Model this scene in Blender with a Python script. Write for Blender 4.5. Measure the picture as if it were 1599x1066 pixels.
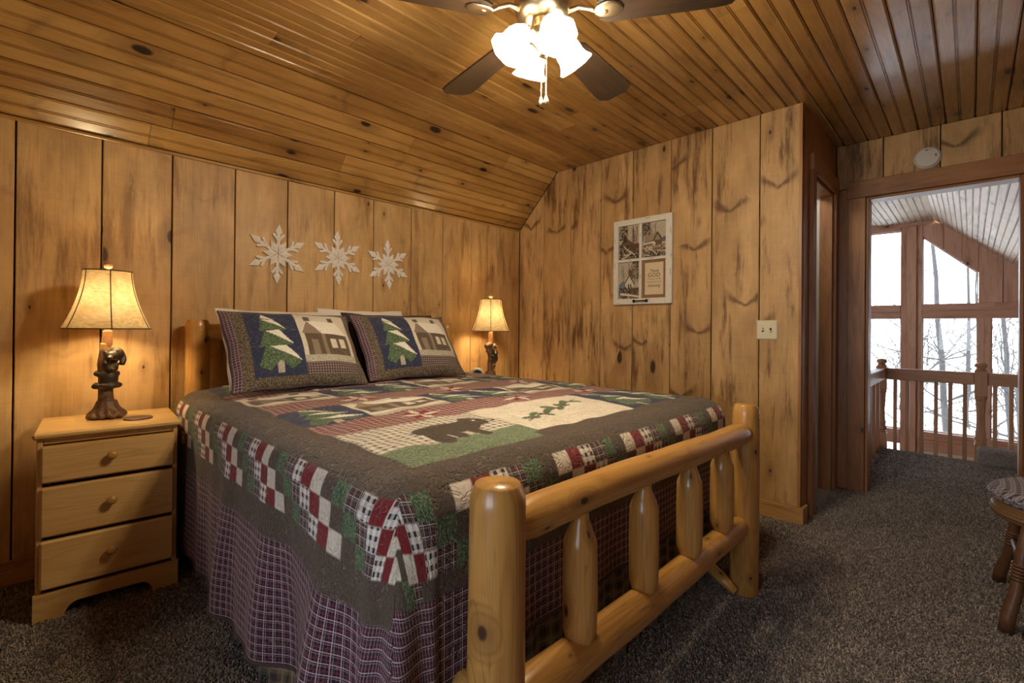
import bpy, math, random
import numpy as np
from mathutils import Vector, Matrix

random.seed(7); RNG = np.random.default_rng(7)
for o in list(bpy.data.objects): bpy.data.objects.remove(o)
scene = bpy.context.scene
COL = scene.collection

# ------------------------------------------------------------------ camera
H = 1.18
yaw, pitch, roll = math.radians(44.313), math.radians(-.166), math.radians(.506)
Fh = Vector((math.cos(yaw), math.sin(yaw), 0)); Rh = Vector((math.sin(yaw), -math.cos(yaw), 0)); Uz = Vector((0, 0, 1))
cF = Fh*math.cos(pitch) - Uz*math.sin(pitch); cU0 = Uz*math.cos(pitch) + Fh*math.sin(pitch)
cR = Rh*math.cos(roll) + cU0*math.sin(roll); cU = cU0*math.cos(roll) - Rh*math.sin(roll)
cam = bpy.data.cameras.new('camera'); camo = bpy.data.objects.new('camera', cam); COL.objects.link(camo)
cam.sensor_width = 36; cam.lens = 734.28/1599*36; cam.shift_y = -22.9/1599; cam.clip_start = .02
mw = Matrix((cR, cU, -cF)).transposed().to_4x4(); mw.translation = Vector((0, 0, H))
camo.matrix_world = mw
scene.camera = camo

# ------------------------------------------------------------------ sky, exposure, daylight portals
w = bpy.data.worlds.new('sky'); scene.world = w; w.use_nodes = True
wn = w.node_tree.nodes; bg = wn['Background']
bg.inputs[0].default_value = (.80, .88, 1.0, 1); bg.inputs[1].default_value = 6.0
scene.view_settings.view_transform = 'Standard'; scene.view_settings.look = 'None'
scene.cycles.adaptive_threshold = .03; scene.cycles.max_bounces = 7; scene.cycles.diffuse_bounces = 4; scene.cycles.glossy_bounces = 3; scene.cycles.caustics_reflective = False; scene.cycles.caustics_refractive = False
scene.view_settings.exposure = 0.56; scene.view_settings.gamma = 1; scene.view_settings.use_curve_mapping = False

def portal(name, loc, rot, sx, sy):
    l = bpy.data.lights.new(name, 'AREA'); l.shape = 'RECTANGLE'; l.size = sx; l.size_y = sy
    l.cycles.is_portal = True
    o = bpy.data.objects.new(name, l); o.location = loc; o.rotation_euler = rot; COL.objects.link(o)
portal('daylight_portal', (9.62, .3, 1.2), (0, math.radians(90), 0), 3.3, 2.4)
portal('daylight_portal', (-1.42, .35, 1.05), (0, math.radians(-90), 0), 1.2, 1.3)

# room dimensions
W, B, C, K, J, D, A = 3.282, 3.112, 2.576, 2.118, 2.655, 4.275, .739
XL, YF = -1.35, -1.9      # unseen left and front walls
XW = 9.5                  # window wall of the great room

# ------------------------------------------------------------------ helpers
def tag(o, label=None, cat=None, group=None, kind=None):
    if label: o['label'] = label
    if cat: o['category'] = cat
    if group: o['group'] = group
    if kind: o['kind'] = kind
    return o

def empty(name, loc=(0, 0, 0), rz=0, label=None, cat=None, group=None, kind=None):
    o = bpy.data.objects.new(name, None); COL.objects.link(o)
    o.empty_display_size = .05; o.location = loc; o.rotation_euler = (0, 0, rz)
    return tag(o, label, cat, group, kind)

def uv_box(me, g):
    n = len(me.loops)
    if not n: return
    co = np.empty(len(me.vertices)*3); me.vertices.foreach_get('co', co); co = co.reshape(-1, 3)
    li = np.empty(n, int); me.loops.foreach_get('vertex_index', li)
    pn = np.empty(len(me.polygons)*3); me.polygons.foreach_get('normal', pn); pn = np.abs(pn.reshape(-1, 3))
    lt = np.empty(len(me.polygons), int); me.polygons.foreach_get('loop_total', lt)
    nl = np.repeat(pn, lt, axis=0); P = co[li]
    o1, o2 = [i for i in range(3) if i != g]
    v = P[:, g].copy(); u = np.where(nl[:, o1] > nl[:, o2], P[:, o2], P[:, o1])
    end = nl[:, g] > .8
    u[end] = P[end, o1]; v[end] = P[end, o2]
    uvl = me.uv_layers.new(name='UVMap')
    uvl.data.foreach_set('uv', np.stack([u, v], 1).ravel())

def mesh(name, V, F, mat=None, parent=None, grain=None, uv=None, smooth=False, loc=None, rot=None, mats=None):
    me = bpy.data.meshes.new(name)
    V = [tuple(float(c) for c in p) for p in V] if not isinstance(V, np.ndarray) else V
    me.from_pydata(V, [], F); me.update()
    if grain is not None: uv_box(me, grain)
    if uv is not None:      # per-vertex uv
        uvl = me.uv_layers.new(name='UVMap'); li = np.empty(len(me.loops), int); me.loops.foreach_get('vertex_index', li)
        uvl.data.foreach_set('uv', np.asarray(uv, float)[li].ravel())
    if smooth: me.polygons.foreach_set('use_smooth', [True]*len(me.polygons))
    if mat: me.materials.append(mat)
    o = bpy.data.objects.new(name, me); COL.objects.link(o)
    if parent: o.parent = parent
    if loc is not None: o.location = loc
    if rot is not None: o.rotation_euler = rot
    return o

def like(o, parent=None, loc=None, rot=None):
    c = o.copy(); COL.objects.link(c)
    if parent: c.parent = parent
    if loc is not None: c.location = loc
    if rot is not None: c.rotation_euler = rot
    return c

class MB:
    "collects shapes into one mesh"
    def __init__(s): s.V = []; s.F = []; s.UV = []
    def add(s, V, F, UV=None):
        k = len(s.V); s.V += [tuple(p) for p in V]; s.F += [tuple(i+k for i in f) for f in F]
        s.UV += list(UV) if UV is not None else [(0, 0)]*len(V)
        return s
    def cbox(s, x0, x1, y0, y1, z0, z1, c=.003):
        V, F = cbox(x0, x1, y0, y1, z0, z1, c); return s.add(V, F)
    def obj(s, name, mat, parent=None, grain=None, smooth=False, loc=None, rot=None, useuv=False):
        return mesh(name, s.V, s.F, mat, parent, grain, s.UV if useuv else None, smooth, loc, rot)

def cbox(x0, x1, y0, y1, z0, z1, c=.003):
    "box with chamfered edges"
    if x0 > x1: x0, x1 = x1, x0
    if y0 > y1: y0, y1 = y1, y0
    if z0 > z1: z0, z1 = z1, z0
    c = min(c, (x1-x0)*.45, (y1-y0)*.45, (z1-z0)*.45)
    lo = (x0, y0, z0); hi = (x1, y1, z1); V = []; idx = {}
    for sx in (0, 1):
        for sy in (0, 1):
            for sz in (0, 1):
                s = (sx, sy, sz)
                for a in range(3):
                    p = [0, 0, 0]
                    for b in range(3):
                        e = hi[b] if s[b] else lo[b]
                        if b != a: e += -c if s[b] else c
                        p[b] = e
                    idx[(s, a)] = len(V); V.append(tuple(p))
    F = []
    for a in range(3):
        b, d = (a+1) % 3, (a+2) % 3
        for t in (0, 1):
            q = []
            for (i, j) in ((0, 0), (1, 0), (1, 1), (0, 1)):
                s = [0, 0, 0]; s[a] = t; s[b] = i; s[d] = j; q.append(idx[(tuple(s), a)])
            F.append(q if t else q[::-1])
        for i in (0, 1):
            for j in (0, 1):    # edge along a
                s0 = [0, 0, 0]; s0[b] = i; s0[d] = j; s1 = list(s0); s1[a] = 1
                q = [idx[(tuple(s0), b)], idx[(tuple(s1), b)], idx[(tuple(s1), d)], idx[(tuple(s0), d)]]
                F.append(q if (i == j) else q[::-1])
    for sx in (0, 1):
        for sy in (0, 1):
            for sz in (0, 1):
                s = (sx, sy, sz); q = [idx[(s, 0)], idx[(s, 1)], idx[(s, 2)]]
                F.append(q if (sx+sy+sz) % 2 == 1 else q[::-1])
    return V, F

def box(name, x0, x1, y0, y1, z0, z1, mat, parent=None, grain=2, c=.003, **k):
    V, F = cbox(x0, x1, y0, y1, z0, z1, c); return mesh(name, V, F, mat, parent, grain, **k)

def inset(poly, d):
    "inset a convex CCW polygon"
    n = len(poly); out = []
    for i in range(n):
        p0 = Vector(poly[i-1]); p1 = Vector(poly[i]); p2 = Vector(poly[(i+1) % n])
        e1 = (p1-p0).normalized(); e2 = (p2-p1).normalized()
        n1 = Vector((-e1.y, e1.x)); n2 = Vector((-e2.y, e2.x))
        den = 1+n1.dot(n2)
        out.append(tuple(p1 + (n1+n2)*(d/max(den, .3))))
    return out

def area2(poly): return sum(poly[i-1][0]*poly[i][1]-poly[i][0]*poly[i-1][1] for i in range(len(poly)))

def prism(poly, th, fn, bev=.003):
    "polygon (u,v) extruded along w from -th to 0, front edge bevelled; fn maps (u,v,w) to xyz"
    if area2(poly) < 0: poly = poly[::-1]
    n = len(poly); ins = inset(poly, bev)
    V = [fn(u, v, -th) for u, v in poly]+[fn(u, v, -bev) for u, v in poly]+[fn(u, v, 0) for u, v in ins]
    F = [tuple(range(n))[::-1], tuple(range(2*n, 3*n))]
    for i in range(n):
        j = (i+1) % n
        F += [(i, j, n+j, n+i), (n+i, n+j, 2*n+j, 2*n+i)]
    return V, F

def fixn(o):
    import bmesh
    bm = bmesh.new(); bm.from_mesh(o.data); bmesh.ops.recalc_face_normals(bm, faces=bm.faces); bm.to_mesh(o.data); bm.free()
    return o

def lathe(prof, n=24, cap=True):
    V = []; UV = []; F = []; m = len(prof); L = 0
    for i, (r, z) in enumerate(prof):
        if i: L += math.hypot(r-prof[i-1][0], z-prof[i-1][1])
        for k in range(n):
            a = 2*math.pi*k/n; V.append((r*math.cos(a), r*math.sin(a), z)); UV.append((a*.05, L))
    for i in range(m-1):
        for k in range(n):
            j = (k+1) % n; F.append((i*n+k, i*n+j, (i+1)*n+j, (i+1)*n+k))
    if cap: F += [tuple(range(n))[::-1], tuple(range((m-1)*n, m*n))]
    return V, F, UV

def tube(path, rad, n=12, cap=True, squash=None):
    "tube along path points with radii; uv = (angle*r, length)"
    P = [Vector(p) for p in path]; m = len(P); V = []; UV = []; F = []; L = 0
    if not hasattr(rad, '__len__'): rad = [rad]*m
    up = None
    for i in range(m):
        t = (P[min(i+1, m-1)]-P[max(i-1, 0)]).normalized()
        if up is None: up = Vector((0, 0, 1)) if abs(t.z) < .9 else Vector((1, 0, 0))
        s = t.cross(up).normalized(); up = s.cross(t).normalized()
        if i: L += (P[i]-P[i-1]).length
        for k in range(n):
            a = 2*math.pi*k/n
            V.append(tuple(P[i]+(s*math.cos(a)+up*math.sin(a))*rad[i])); UV.append((a*max(rad), L))
    for i in range(m-1):
        for k in range(n):
            j = (k+1) % n; F.append((i*n+k, (i+1)*n+k, (i+1)*n+j, i*n+j))
    if cap: F += [tuple(range(n)), tuple(range((m-1)*n, m*n))[::-1]]
    return V, F, UV

def ball(c, r, n=14, m=9):
    if not hasattr(r, '__len__'): r = (r, r, r)
    V = [(c[0], c[1], c[2]-r[2])]; F = []
    for i in range(1, m):
        t = -math.pi/2+math.pi*i/m
        for k in range(n):
            a = 2*math.pi*k/n
            V.append((c[0]+r[0]*math.cos(t)*math.cos(a), c[1]+r[1]*math.cos(t)*math.sin(a), c[2]+r[2]*math.sin(t)))
    V.append((c[0], c[1], c[2]+r[2])); e = len(V)-1
    for k in range(n):
        j = (k+1) % n; F.append((0, 1+j, 1+k)); F.append((e, e-n+k, e-n+j))
        for i in range(m-2): F.append((1+i*n+k, 1+i*n+j, 1+(i+1)*n+j, 1+(i+1)*n+k))
    return V, F

# ------------------------------------------------------------------ materials
class G:
    def __init__(s, name):
        s.m = bpy.data.materials.new(name); s.m.use_nodes = True; s.t = s.m.node_tree; s.t.nodes.clear()
    def n(s, typ, ins=None, **p):
        d = s.t.nodes.new(typ)
        for k, v in p.items(): setattr(d, k, v)
        for k, v in (ins or {}).items(): s.set(d.inputs[k], v)
        return d
    def set(s, sock, v):
        if hasattr(v, 'is_output') or isinstance(v, bpy.types.NodeSocket): s.t.links.new(v, sock)
        elif isinstance(v, (tuple, list)) and len(v) == 3 and sock.type == 'RGBA': sock.default_value = (*v, 1)
        else: sock.default_value = v
    def math(s, op, a, b=0.0, c=None, clamp=False):
        i = {0: a, 1: b}
        if c is not None: i[2] = c
        return s.n('ShaderNodeMath', i, operation=op, use_clamp=clamp).outputs[0]
    def mix(s, f, a, b, mode='MIX'):
        d = s.n('ShaderNodeMix', data_type='RGBA', blend_type=mode)
        s.set(d.inputs[0], f); s.set(d.inputs[6], a); s.set(d.inputs[7], b); return d.outputs[2]
    def noise(s, vec, scale, detail=2, rough=.5, dist=0, dims='3D'):
        return s.n('ShaderNodeTexNoise', {'Vector': vec, 'Scale': scale, 'Detail': detail, 'Roughness': rough, 'Distortion': dist}, noise_dimensions=dims).outputs[0]
    def mul(s, vec, xyz):
        return s.n('ShaderNodeVectorMath', {0: vec, 1: xyz}, operation='MULTIPLY').outputs[0]
    def ss(s, v, a, b):
        return s.n('ShaderNodeMapRange', {0: v, 1: a, 2: b, 3: 0.0, 4: 1.0}, interpolation_type='SMOOTHSTEP').outputs[0]
    def ramp(s, f, stops):
        d = s.n('ShaderNodeValToRGB', {0: f}); e = d.color_ramp.elements
        while len(e) < len(stops): e.new(.5)
        for i, (p, c) in enumerate(stops): e[i].position = p; e[i].color = (*c, 1)
        return d.outputs[0]
    def out(s, bsdf): s.t.links.new(bsdf, s.n('ShaderNodeOutputMaterial').inputs[0]); return s.m
    def princ(s, **k):
        nm = {'color': 'Base Color', 'rough': 'Roughness', 'metal': 'Metallic', 'normal': 'Normal', 'coat': 'Coat Weight', 'coatr': 'Coat Roughness', 'sheen': 'Sheen Weight', 'spec': 'Specular IOR Level', 'emis': 'Emission Color', 'emis_s': 'Emission Strength', 'trans': 'Transmission Weight'}
        d = s.n('ShaderNodeBsdfPrincipled')
        for a, v in k.items(): s.set(d.inputs[nm[a]], v)
        return d.outputs[0]
    def bump(s, h, strength=.3, dist=.002):
        return s.n('ShaderNodeBump', {'Height': h, 'Strength': strength, 'Distance': dist}).outputs[0]

def wood(name, light, mid, dark, knotc=(.055, .022, .008), knots=1.0, kscale=(3.6, 1.9), rough=.45, coat=0.0, stain=.5, stainc=(.12, .05, .018),
         ring=1.0, vary=.35, freq=1.0, bump=.25, check=0.0, rsize=1.0, chev=0.0, blotch=False):
    g = G(name)
    uv = g.n('ShaderNodeUVMap').outputs[0]; oi = g.n('ShaderNodeObjectInfo'); r = oi.outputs['Random']
    off = g.n('ShaderNodeCombineXYZ', {0: g.math('MULTIPLY', r, 37.3), 1: g.math('MULTIPLY', r, 91.7), 2: 0.0}).outputs[0]
    P = g.n('ShaderNodeVectorMath', {0: uv, 1: off}, operation='ADD').outputs[0]
    # knots
    wob = g.noise(g.mul(P, (30, 30, 0)), 1.0, 2, dims='2D')
    vo = g.n('ShaderNodeTexVoronoi', {'Vector': g.mul(P, (kscale[0], kscale[1], 0)), 'Scale': 1.0}, voronoi_dimensions='2D', feature='F1')
    kr = g.n('ShaderNodeSeparateColor', {0: vo.outputs['Color']})
    size = g.math('MULTIPLY_ADD', g.math('POWER', kr.outputs[0], 2.0), .075*rsize, .012*rsize)
    size = g.math('MULTIPLY', size, g.math('GREATER_THAN', kr.outputs[1], 1-knots*.55))
    size = g.math('ADD', size, 1e-4)
    kd = g.math('DIVIDE', g.math('MULTIPLY_ADD', wob, .02, vo.outputs['Distance']), size)
    km = g.math('SUBTRACT', 1.0, g.ss(kd, .75, 1.25)); halo = g.math('SUBTRACT', 1.0, g.ss(kd, 1.0, 5.0))
    # growth-ring contours bent around the knots
    n1 = g.noise(g.mul(P, (5.5*freq, .5*freq, 0)), 1.0, 2, .45, .3, '2D')
    ph = g.math('MULTIPLY_ADD', halo, .18, n1)
    rg = g.math('SINE', g.math('MULTIPLY', ph, 95.0))
    rg = g.math('MULTIPLY_ADD', rg, .5, .5); rg = g.math('POWER', rg, 2.0)
    fine = g.noise(g.mul(P, (190, 3.2, 0)), 1.0, 3, .6, 0, '2D')
    tone = g.noise(g.mul(P, (4, .9, 0)), 1.0, 3, .5, .4, '2D')
    f = g.math('MULTIPLY_ADD', tone, 1.05, -.37)
    f = g.math('MULTIPLY_ADD', rg, .17*ring, f)
    f = g.math('MULTIPLY_ADD', fine, .5, f)
    f = g.math('MULTIPLY_ADD', r, vary, f)
    f = g.math('ADD', f, -.20-vary*.35)
    col = g.ramp(f, [(0.0, light), (.5, mid), (1.0, dark)])
    # sap and mill stains
    if stain:
        n4 = g.noise(g.mul(P, (20, 2.0, 0)), 1.0, 5, .72, .25, '2D'); n6 = g.noise(g.mul(P, (3.0, 1.7, 0)), 1.0, 2, .5, 0, '2D')
        col = g.mix(g.math('MULTIPLY', g.ss(g.math('MULTIPLY_ADD', n6, .55, n4), .76, 1.06), stain), col, stainc)
        saw = g.noise(g.mul(P, (2.5, 85, 0)), 1.0, 2, .6, 0, '2D'); bl = g.noise(g.mul(P, (7, 3.2, 0)), 1.0, 3, .6, .3, '2D')
        sb = g.math('MULTIPLY_ADD', g.math('ADD', g.math('MULTIPLY', saw, .18), bl), .95, .44)
        col = g.mix(.75 if blotch else 0.0, col, g.n('ShaderNodeCombineColor', {0: sb, 1: sb, 2: sb}).outputs[0], 'MULTIPLY')
    if chev:
        vo2 = g.n('ShaderNodeTexVoronoi', {'Vector': g.mul(P, (2.9, 1.8, 0)), 'Scale': 1.0}, voronoi_dimensions='2D', feature='F1')
        dl = g.n('ShaderNodeSeparateXYZ', {0: g.n('ShaderNodeVectorMath', {0: g.mul(P, (2.9, 1.8, 0)), 1: vo2.outputs['Position']}, operation='SUBTRACT').outputs[0]})
        cr = g.n('ShaderNodeSeparateColor', {0: vo2.outputs['Color']})
        du = g.math('ABSOLUTE', g.math('DIVIDE', dl.outputs[0], 2.9)); dv = g.math('DIVIDE', dl.outputs[1], 1.8)
        wv = g.noise(g.mul(P, (9, 9, 0)), 1.0, 3, .6, 0, '2D'); wv2 = g.noise(g.mul(P, (60, 8, 0)), 1.0, 3, .6, 0, '2D')
        dd = g.math('ABSOLUTE', g.math('ADD', g.math('SUBTRACT', dv, g.math('MULTIPLY', du, .58)), g.math('MULTIPLY_ADD', wv, .06, -.03)))
        vm = g.math('SUBTRACT', 1.0, g.ss(dd, .0, g.math('MULTIPLY_ADD', du, .34, .018))); vm = g.math('MULTIPLY', vm, g.ss(wv2, .05, .5))
        vm = g.math('MULTIPLY', vm, g.math('SUBTRACT', 1.0, g.ss(du, .07, .15)))
        vm = g.math('MULTIPLY', vm, g.math('GREATER_THAN', cr.outputs[2], .60))
        col = g.mix(g.math('MULTIPLY', vm, chev), col, tuple(c*.8 for c in stainc))
    if check:
        n5 = g.noise(g.mul(P, (14, .7, 0)), 1.0, 2, .5, .6, '2D')
        ck = g.math('SUBTRACT', 1.0, g.ss(g.math('ABSOLUTE', g.math('SUBTRACT', n5, .5)), .0, .006))
        col = g.mix(g.math('MULTIPLY', ck, check), col, (.03, .015, .006))
    col = g.mix(g.math('MULTIPLY', halo, .42), col, stainc)
    col = g.mix(km, col, knotc)
    h = g.math('MULTIPLY_ADD', fine, .6, g.math('MULTIPLY', rg, .25))
    rr = g.math('MULTIPLY_ADD', fine, .22, rough-.11)
    return g.out(g.princ(color=col, rough=rr, normal=g.bump(h, bump, .0012), coat=coat, coatr=.18))

def plain(name, color, rough=.5, metal=0.0, noise=.0, nscale=40, bump=0.0, coat=0.0, sheen=0.0):
    g = G(name); co = g.n('ShaderNodeTexCoord').outputs['Object']
    nz = g.noise(co, nscale, 4, .6)
    col = color if not noise else g.mix(g.math('MULTIPLY', g.ss(nz, .35, .7), noise), color, tuple(c*.45 for c in color))
    k = dict(color=col, rough=rough, metal=metal, coat=coat, sheen=sheen)
    if bump: k['normal'] = g.bump(nz, bump, .004)
    return g.out(g.princ(**k))

M = {}
M['wall'] = wood('wall_pine', (.59, .375, .162), (.45, .26, .098), (.245, .118, .040), stain=.65, blotch=True, rough=.5, vary=.28, kscale=(3.4, 1.5), ring=.5, chev=.2, stainc=(.17, .072, .024))
M['wall2'] = wood('rough_wall_pine', (.59, .375, .162), (.45, .26, .098), (.245, .118, .040), stain=.95, blotch=True, rough=.55, vary=.28, kscale=(3.4, 1.5), ring=.35, chev=.85, stainc=(.135, .055, .018))
M['ceil'] = wood('ceiling_pine', (.50, .285, .088), (.365, .185, .048), (.20, .085, .020), stain=.5, rough=.30, vary=.65, coat=.3, kscale=(5.2, 2.4), knotc=(.03, .012, .005), knots=1.3, rsize=1.5, ring=.8, chev=.35)
M['trim'] = wood('trim_pine', (.42, .20, .075), (.30, .125, .045), (.17, .06, .02), stain=.5, rough=.42, vary=.3, knots=.7)
M['base'] = wood('baseboard_pine', (.56, .33, .125), (.42, .22, .07), (.24, .1, .03), stain=.6, rough=.45, knots=.9, kscale=(5, 2.2))
M['log'] = wood('log_pine', (.58, .325, .095), (.46, .23, .056), (.28, .12, .026), stain=.25, rough=.34, vary=.2, coat=.3, check=.35, kscale=(10, 5.5), rsize=1.15, freq=1.6, knots=1.0, ring=1.5)
M['stand'] = wood('nightstand_pine', (.68, .44, .175), (.56, .325, .105), (.38, .18, .05), stain=.3, rough=.33, vary=.25, coat=.35, knots=.35, kscale=(5, 2.5), freq=1.3)
M['white_pine'] = wood('great_room_pine', (.78, .70, .56), (.66, .56, .42), (.46, .36, .25), stain=.5, rough=.5, vary=.3, kscale=(5, 2), stainc=(.2, .14, .09))
M['rail'] = wood('railing_pine', (.44, .235, .12), (.34, .165, .078), (.22, .095, .04), stain=.3, rough=.4, vary=.2, knots=.4)
M['blade'] = wood('fan_blade_walnut', (.030, .018, .011), (.020, .012, .007), (.010, .006, .004), stain=.2, rough=.4, knots=0, coat=.2)
M['backing'] = plain('dark_gap', (.03, .014, .006), .9)
M['whitewall'] = plain('white_drywall', (.62, .60, .55), .8)
M['cream'] = plain('cream_panel', (.70, .62, .45), .7)
M['ivory'] = plain('ivory_plastic', (.70, .64, .46), .35)
M['whiteplastic'] = plain('white_plastic', (.62, .60, .55), .4)
M['dark'] = plain('dark_plastic', (.02, .018, .015), .4)
M['iron'] = plain('black_iron', (.025, .02, .017), .45, .6)
M['brass'] = plain('brass', (.75, .52, .20), .25, 1.0)
M['nickel'] = plain('antique_brass', (.62, .50, .33), .3, 1.0)
M['bronze'] = plain('carved_bronze_resin', (.16, .09, .05), .45, .15, .6, 120, .6)
M['bear'] = plain('dark_bear_resin', (.05, .036, .028), .38, .2, .35, 160, .35)
M['bark'] = plain('pale_bark_resin', (.52, .33, .16), .6, 0, .7, 90, .7)
M['socket'] = plain('rosy_wood_stem', (.40, .22, .13), .5, 0, .2)
M['snow'] = plain('chalky_white_wood', (.80, .75, .69), .75, 0, .3, 70, .3)
M['framew'] = plain('distressed_white_paint', (.70, .66, .58), .6, 0, .18, 60)
M['chip'] = plain('chipped_paint_edge', (.05, .035, .025), .8)
M['linen'] = plain('white_linen', (.74, .70, .63), .9, 0, .1, 300, .15, sheen=.3)
M['ink'] = plain('dark_ink', (.05, .033, .018), .8)
M['inkl'] = plain('faded_ink', (.20, .14, .08), .8)
M['paper'] = plain('cream_paper', (.66, .53, .34), .8, 0, .12, 50)
M['burlap'] = plain('brown_mat_board', (.26, .145, .065), .9, 0, .3, 220, .3)
M['rattan'] = plain('dark_rattan', (.12, .052, .022), .5, 0, .5, 60, .3, coat=.05)
M['wicker'] = plain('woven_cane', (.20, .11, .05), .5, 0, .6, 180, .5)
M['bark_tree'] = plain('grey_tree_bark', (.05, .045, .042), .9, 0, .4, 8)
M['snowground'] = plain('pale_winter_ground', (.78, .76, .72), .95, 0, .15, 1.2)
M['coaster'] = plain('brown_coaster', (.11, .06, .04), .5, 0, .3, 90)

def glass_mat():
    g = G('window_glass')
    fr = g.n('ShaderNodeFresnel', {'IOR': 1.35}).outputs[0]
    t = g.n('ShaderNodeBsdfTransparent', {'Color': (.97, .98, .98)}); s = g.n('ShaderNodeBsdfGlossy', {'Roughness': .02})
    mx = g.n('ShaderNodeMixShader'); g.set(mx.inputs[0], fr); g.set(mx.inputs[1], t.outputs[0]); g.set(mx.inputs[2], s.outputs[0])
    return g.out(mx.outputs[0])
M['glass'] = glass_mat()

def shade_mat():
    g = G('parchment_lampshade'); co = g.n('ShaderNodeTexCoord').outputs['Object']
    n1 = g.noise(co, 9, 5, .7, 1.5); n2 = g.noise(g.mul(co, (1, 1, 3)), 45, 4, .7)
    f = g.math('MULTIPLY_ADD', n2, .6, g.math('MULTIPLY', n1, .6))
    col = g.ramp(f, [(.40, (.78, .62, .38)), (.72, (.50, .35, .17))])
    d = g.n('ShaderNodeBsdfDiffuse', {'Color': col}); t = g.n('ShaderNodeBsdfTranslucent', {'Color': col})
    mx = g.n('ShaderNodeMixShader', {0: .12}); g.set(mx.inputs[1], d.outputs[0]); g.set(mx.inputs[2], t.outputs[0])
    return g.out(mx.outputs[0])
M['shade'] = shade_mat()
M['shade_trim'] = plain('dark_shade_piping', (.12, .065, .03), .7)

def emis(name, c, s):
    g = G(name); return g.out(g.n('ShaderNodeEmission', {'Color': c, 'Strength': s}).outputs[0])
M['fanglass'] = emis('lit_frosted_glass', (1, .84, .60), 10.0)

def carpet(name, pile):
    g = G(name); co = g.n('ShaderNodeTexCoord').outputs['Object']
    big = g.noise(co, 1.6, 3, .5); md = g.noise(co, 45, 4, .75); fi = g.noise(co, 150, 3, .7)
    f = g.math('MULTIPLY_ADD', fi, .55, g.math('MULTIPLY', md, .5))
    if pile: f = g.math('MULTIPLY_ADD', g.n('ShaderNodeNewGeometry').outputs['Random Per Island'], .55, g.math('MULTIPLY_ADD', md, .35, .08))
    f = g.math('MULTIPLY_ADD', big, .25, g.math('ADD', f, -.12))
    col = g.ramp(f, [(.2, (.066, .055, .049)), (.5, (.195, .165, .144)), (.8, (.50, .435, .385))])
    k = dict(color=col, rough=1.0, sheen=.25, spec=.1)
    if not pile: k['normal'] = g.bump(f, 1.0, .012)
    return g.out(g.princ(**k))
M['carpet'] = carpet('carpet_frieze', False); M['pile'] = carpet('carpet_pile', True)

def cloth(name, wp=.026, thick=.6):
    g = G(name); uv = g.n('ShaderNodeUVMap').outputs[0]
    base = g.n('ShaderNodeVertexColor', layer_name='base').outputs[0]; line = g.n('ShaderNodeVertexColor', layer_name='line').outputs[0]
    fx = g.n('ShaderNodeSeparateColor', {0: g.n('ShaderNodeVertexColor', layer_name='fx').outputs[0]})
    sp = g.n('ShaderNodeSeparateXYZ', {0: uv})
    def lines(c):
        a = g.math('FRACT', g.math('DIVIDE', c, wp))
        l1 = g.math('LESS_THAN', g.math('ABSOLUTE', g.math('SUBTRACT', a, .55)), .045)
        l2 = g.math('LESS_THAN', g.math('ABSOLUTE', g.math('SUBTRACT', a, .32)), .028)
        return g.math('MAXIMUM', l1, g.math('MULTIPLY', l2, .6))
    def reds(c):
        a = g.math('FRACT', g.math('DIVIDE', c, wp)); return g.math('LESS_THAN', g.math('ABSOLUTE', g.math('SUBTRACT', a, .9)), .06)
    def bands(c):
        a = g.math('FRACT', g.math('DIVIDE', c, .027)); return g.math('LESS_THAN', a, .45)
    fine = g.math('MULTIPLY', g.math('MAXIMUM', lines(sp.outputs[0]), lines(sp.outputs[1])), .85)
    wide = g.math('MULTIPLY', g.math('ADD', bands(sp.outputs[0]), bands(sp.outputs[1])), .5)
    wide = g.math('POWER', wide, 1.6)
    rd = g.math('MULTIPLY', g.math('MAXIMUM', reds(sp.outputs[0]), reds(sp.outputs[1])), .8)
    col = g.mix(g.math('MULTIPLY', rd, fx.outputs[0]), base, (.17, .035, .05))
    col = g.mix(g.math('MULTIPLY', fine, fx.outputs[0]), col, line)
    col = g.mix(g.math('MULTIPLY', wide, fx.outputs[2]), col, line)
    pr = g.ss(g.noise(uv, 150, 2, .6, .8), .44, .60)
    col = g.mix(g.math('MULTIPLY', pr, g.math('MULTIPLY', fx.outputs[1], .55)), col, line)
    me = g.noise(uv, 24, 1.0, .4, 1.2); gr = g.ss(g.math('ABSOLUTE', g.math('SUBTRACT', me, .5)), .0, .05)
    puff = g.noise(uv, 70, 2, .5)
    h = g.math('MULTIPLY_ADD', gr, 1.0, g.math('MULTIPLY', puff, .6))
    stitch = g.math('SUBTRACT', 1.0, g.ss(g.math('ABSOLUTE', g.math('SUBTRACT', me, .5)), .0, .012))
    col = g.mix(g.math('MULTIPLY', stitch, .45), col, (.33, .27, .20))
    return g.out(g.princ(color=col, rough=.92, sheen=.15, spec=.15, normal=g.bump(h, thick, .006)))
M['quilt'] = cloth('patchwork_quilt'); M['sham'] = cloth('patchwork_sham', .014, .45)

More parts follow.
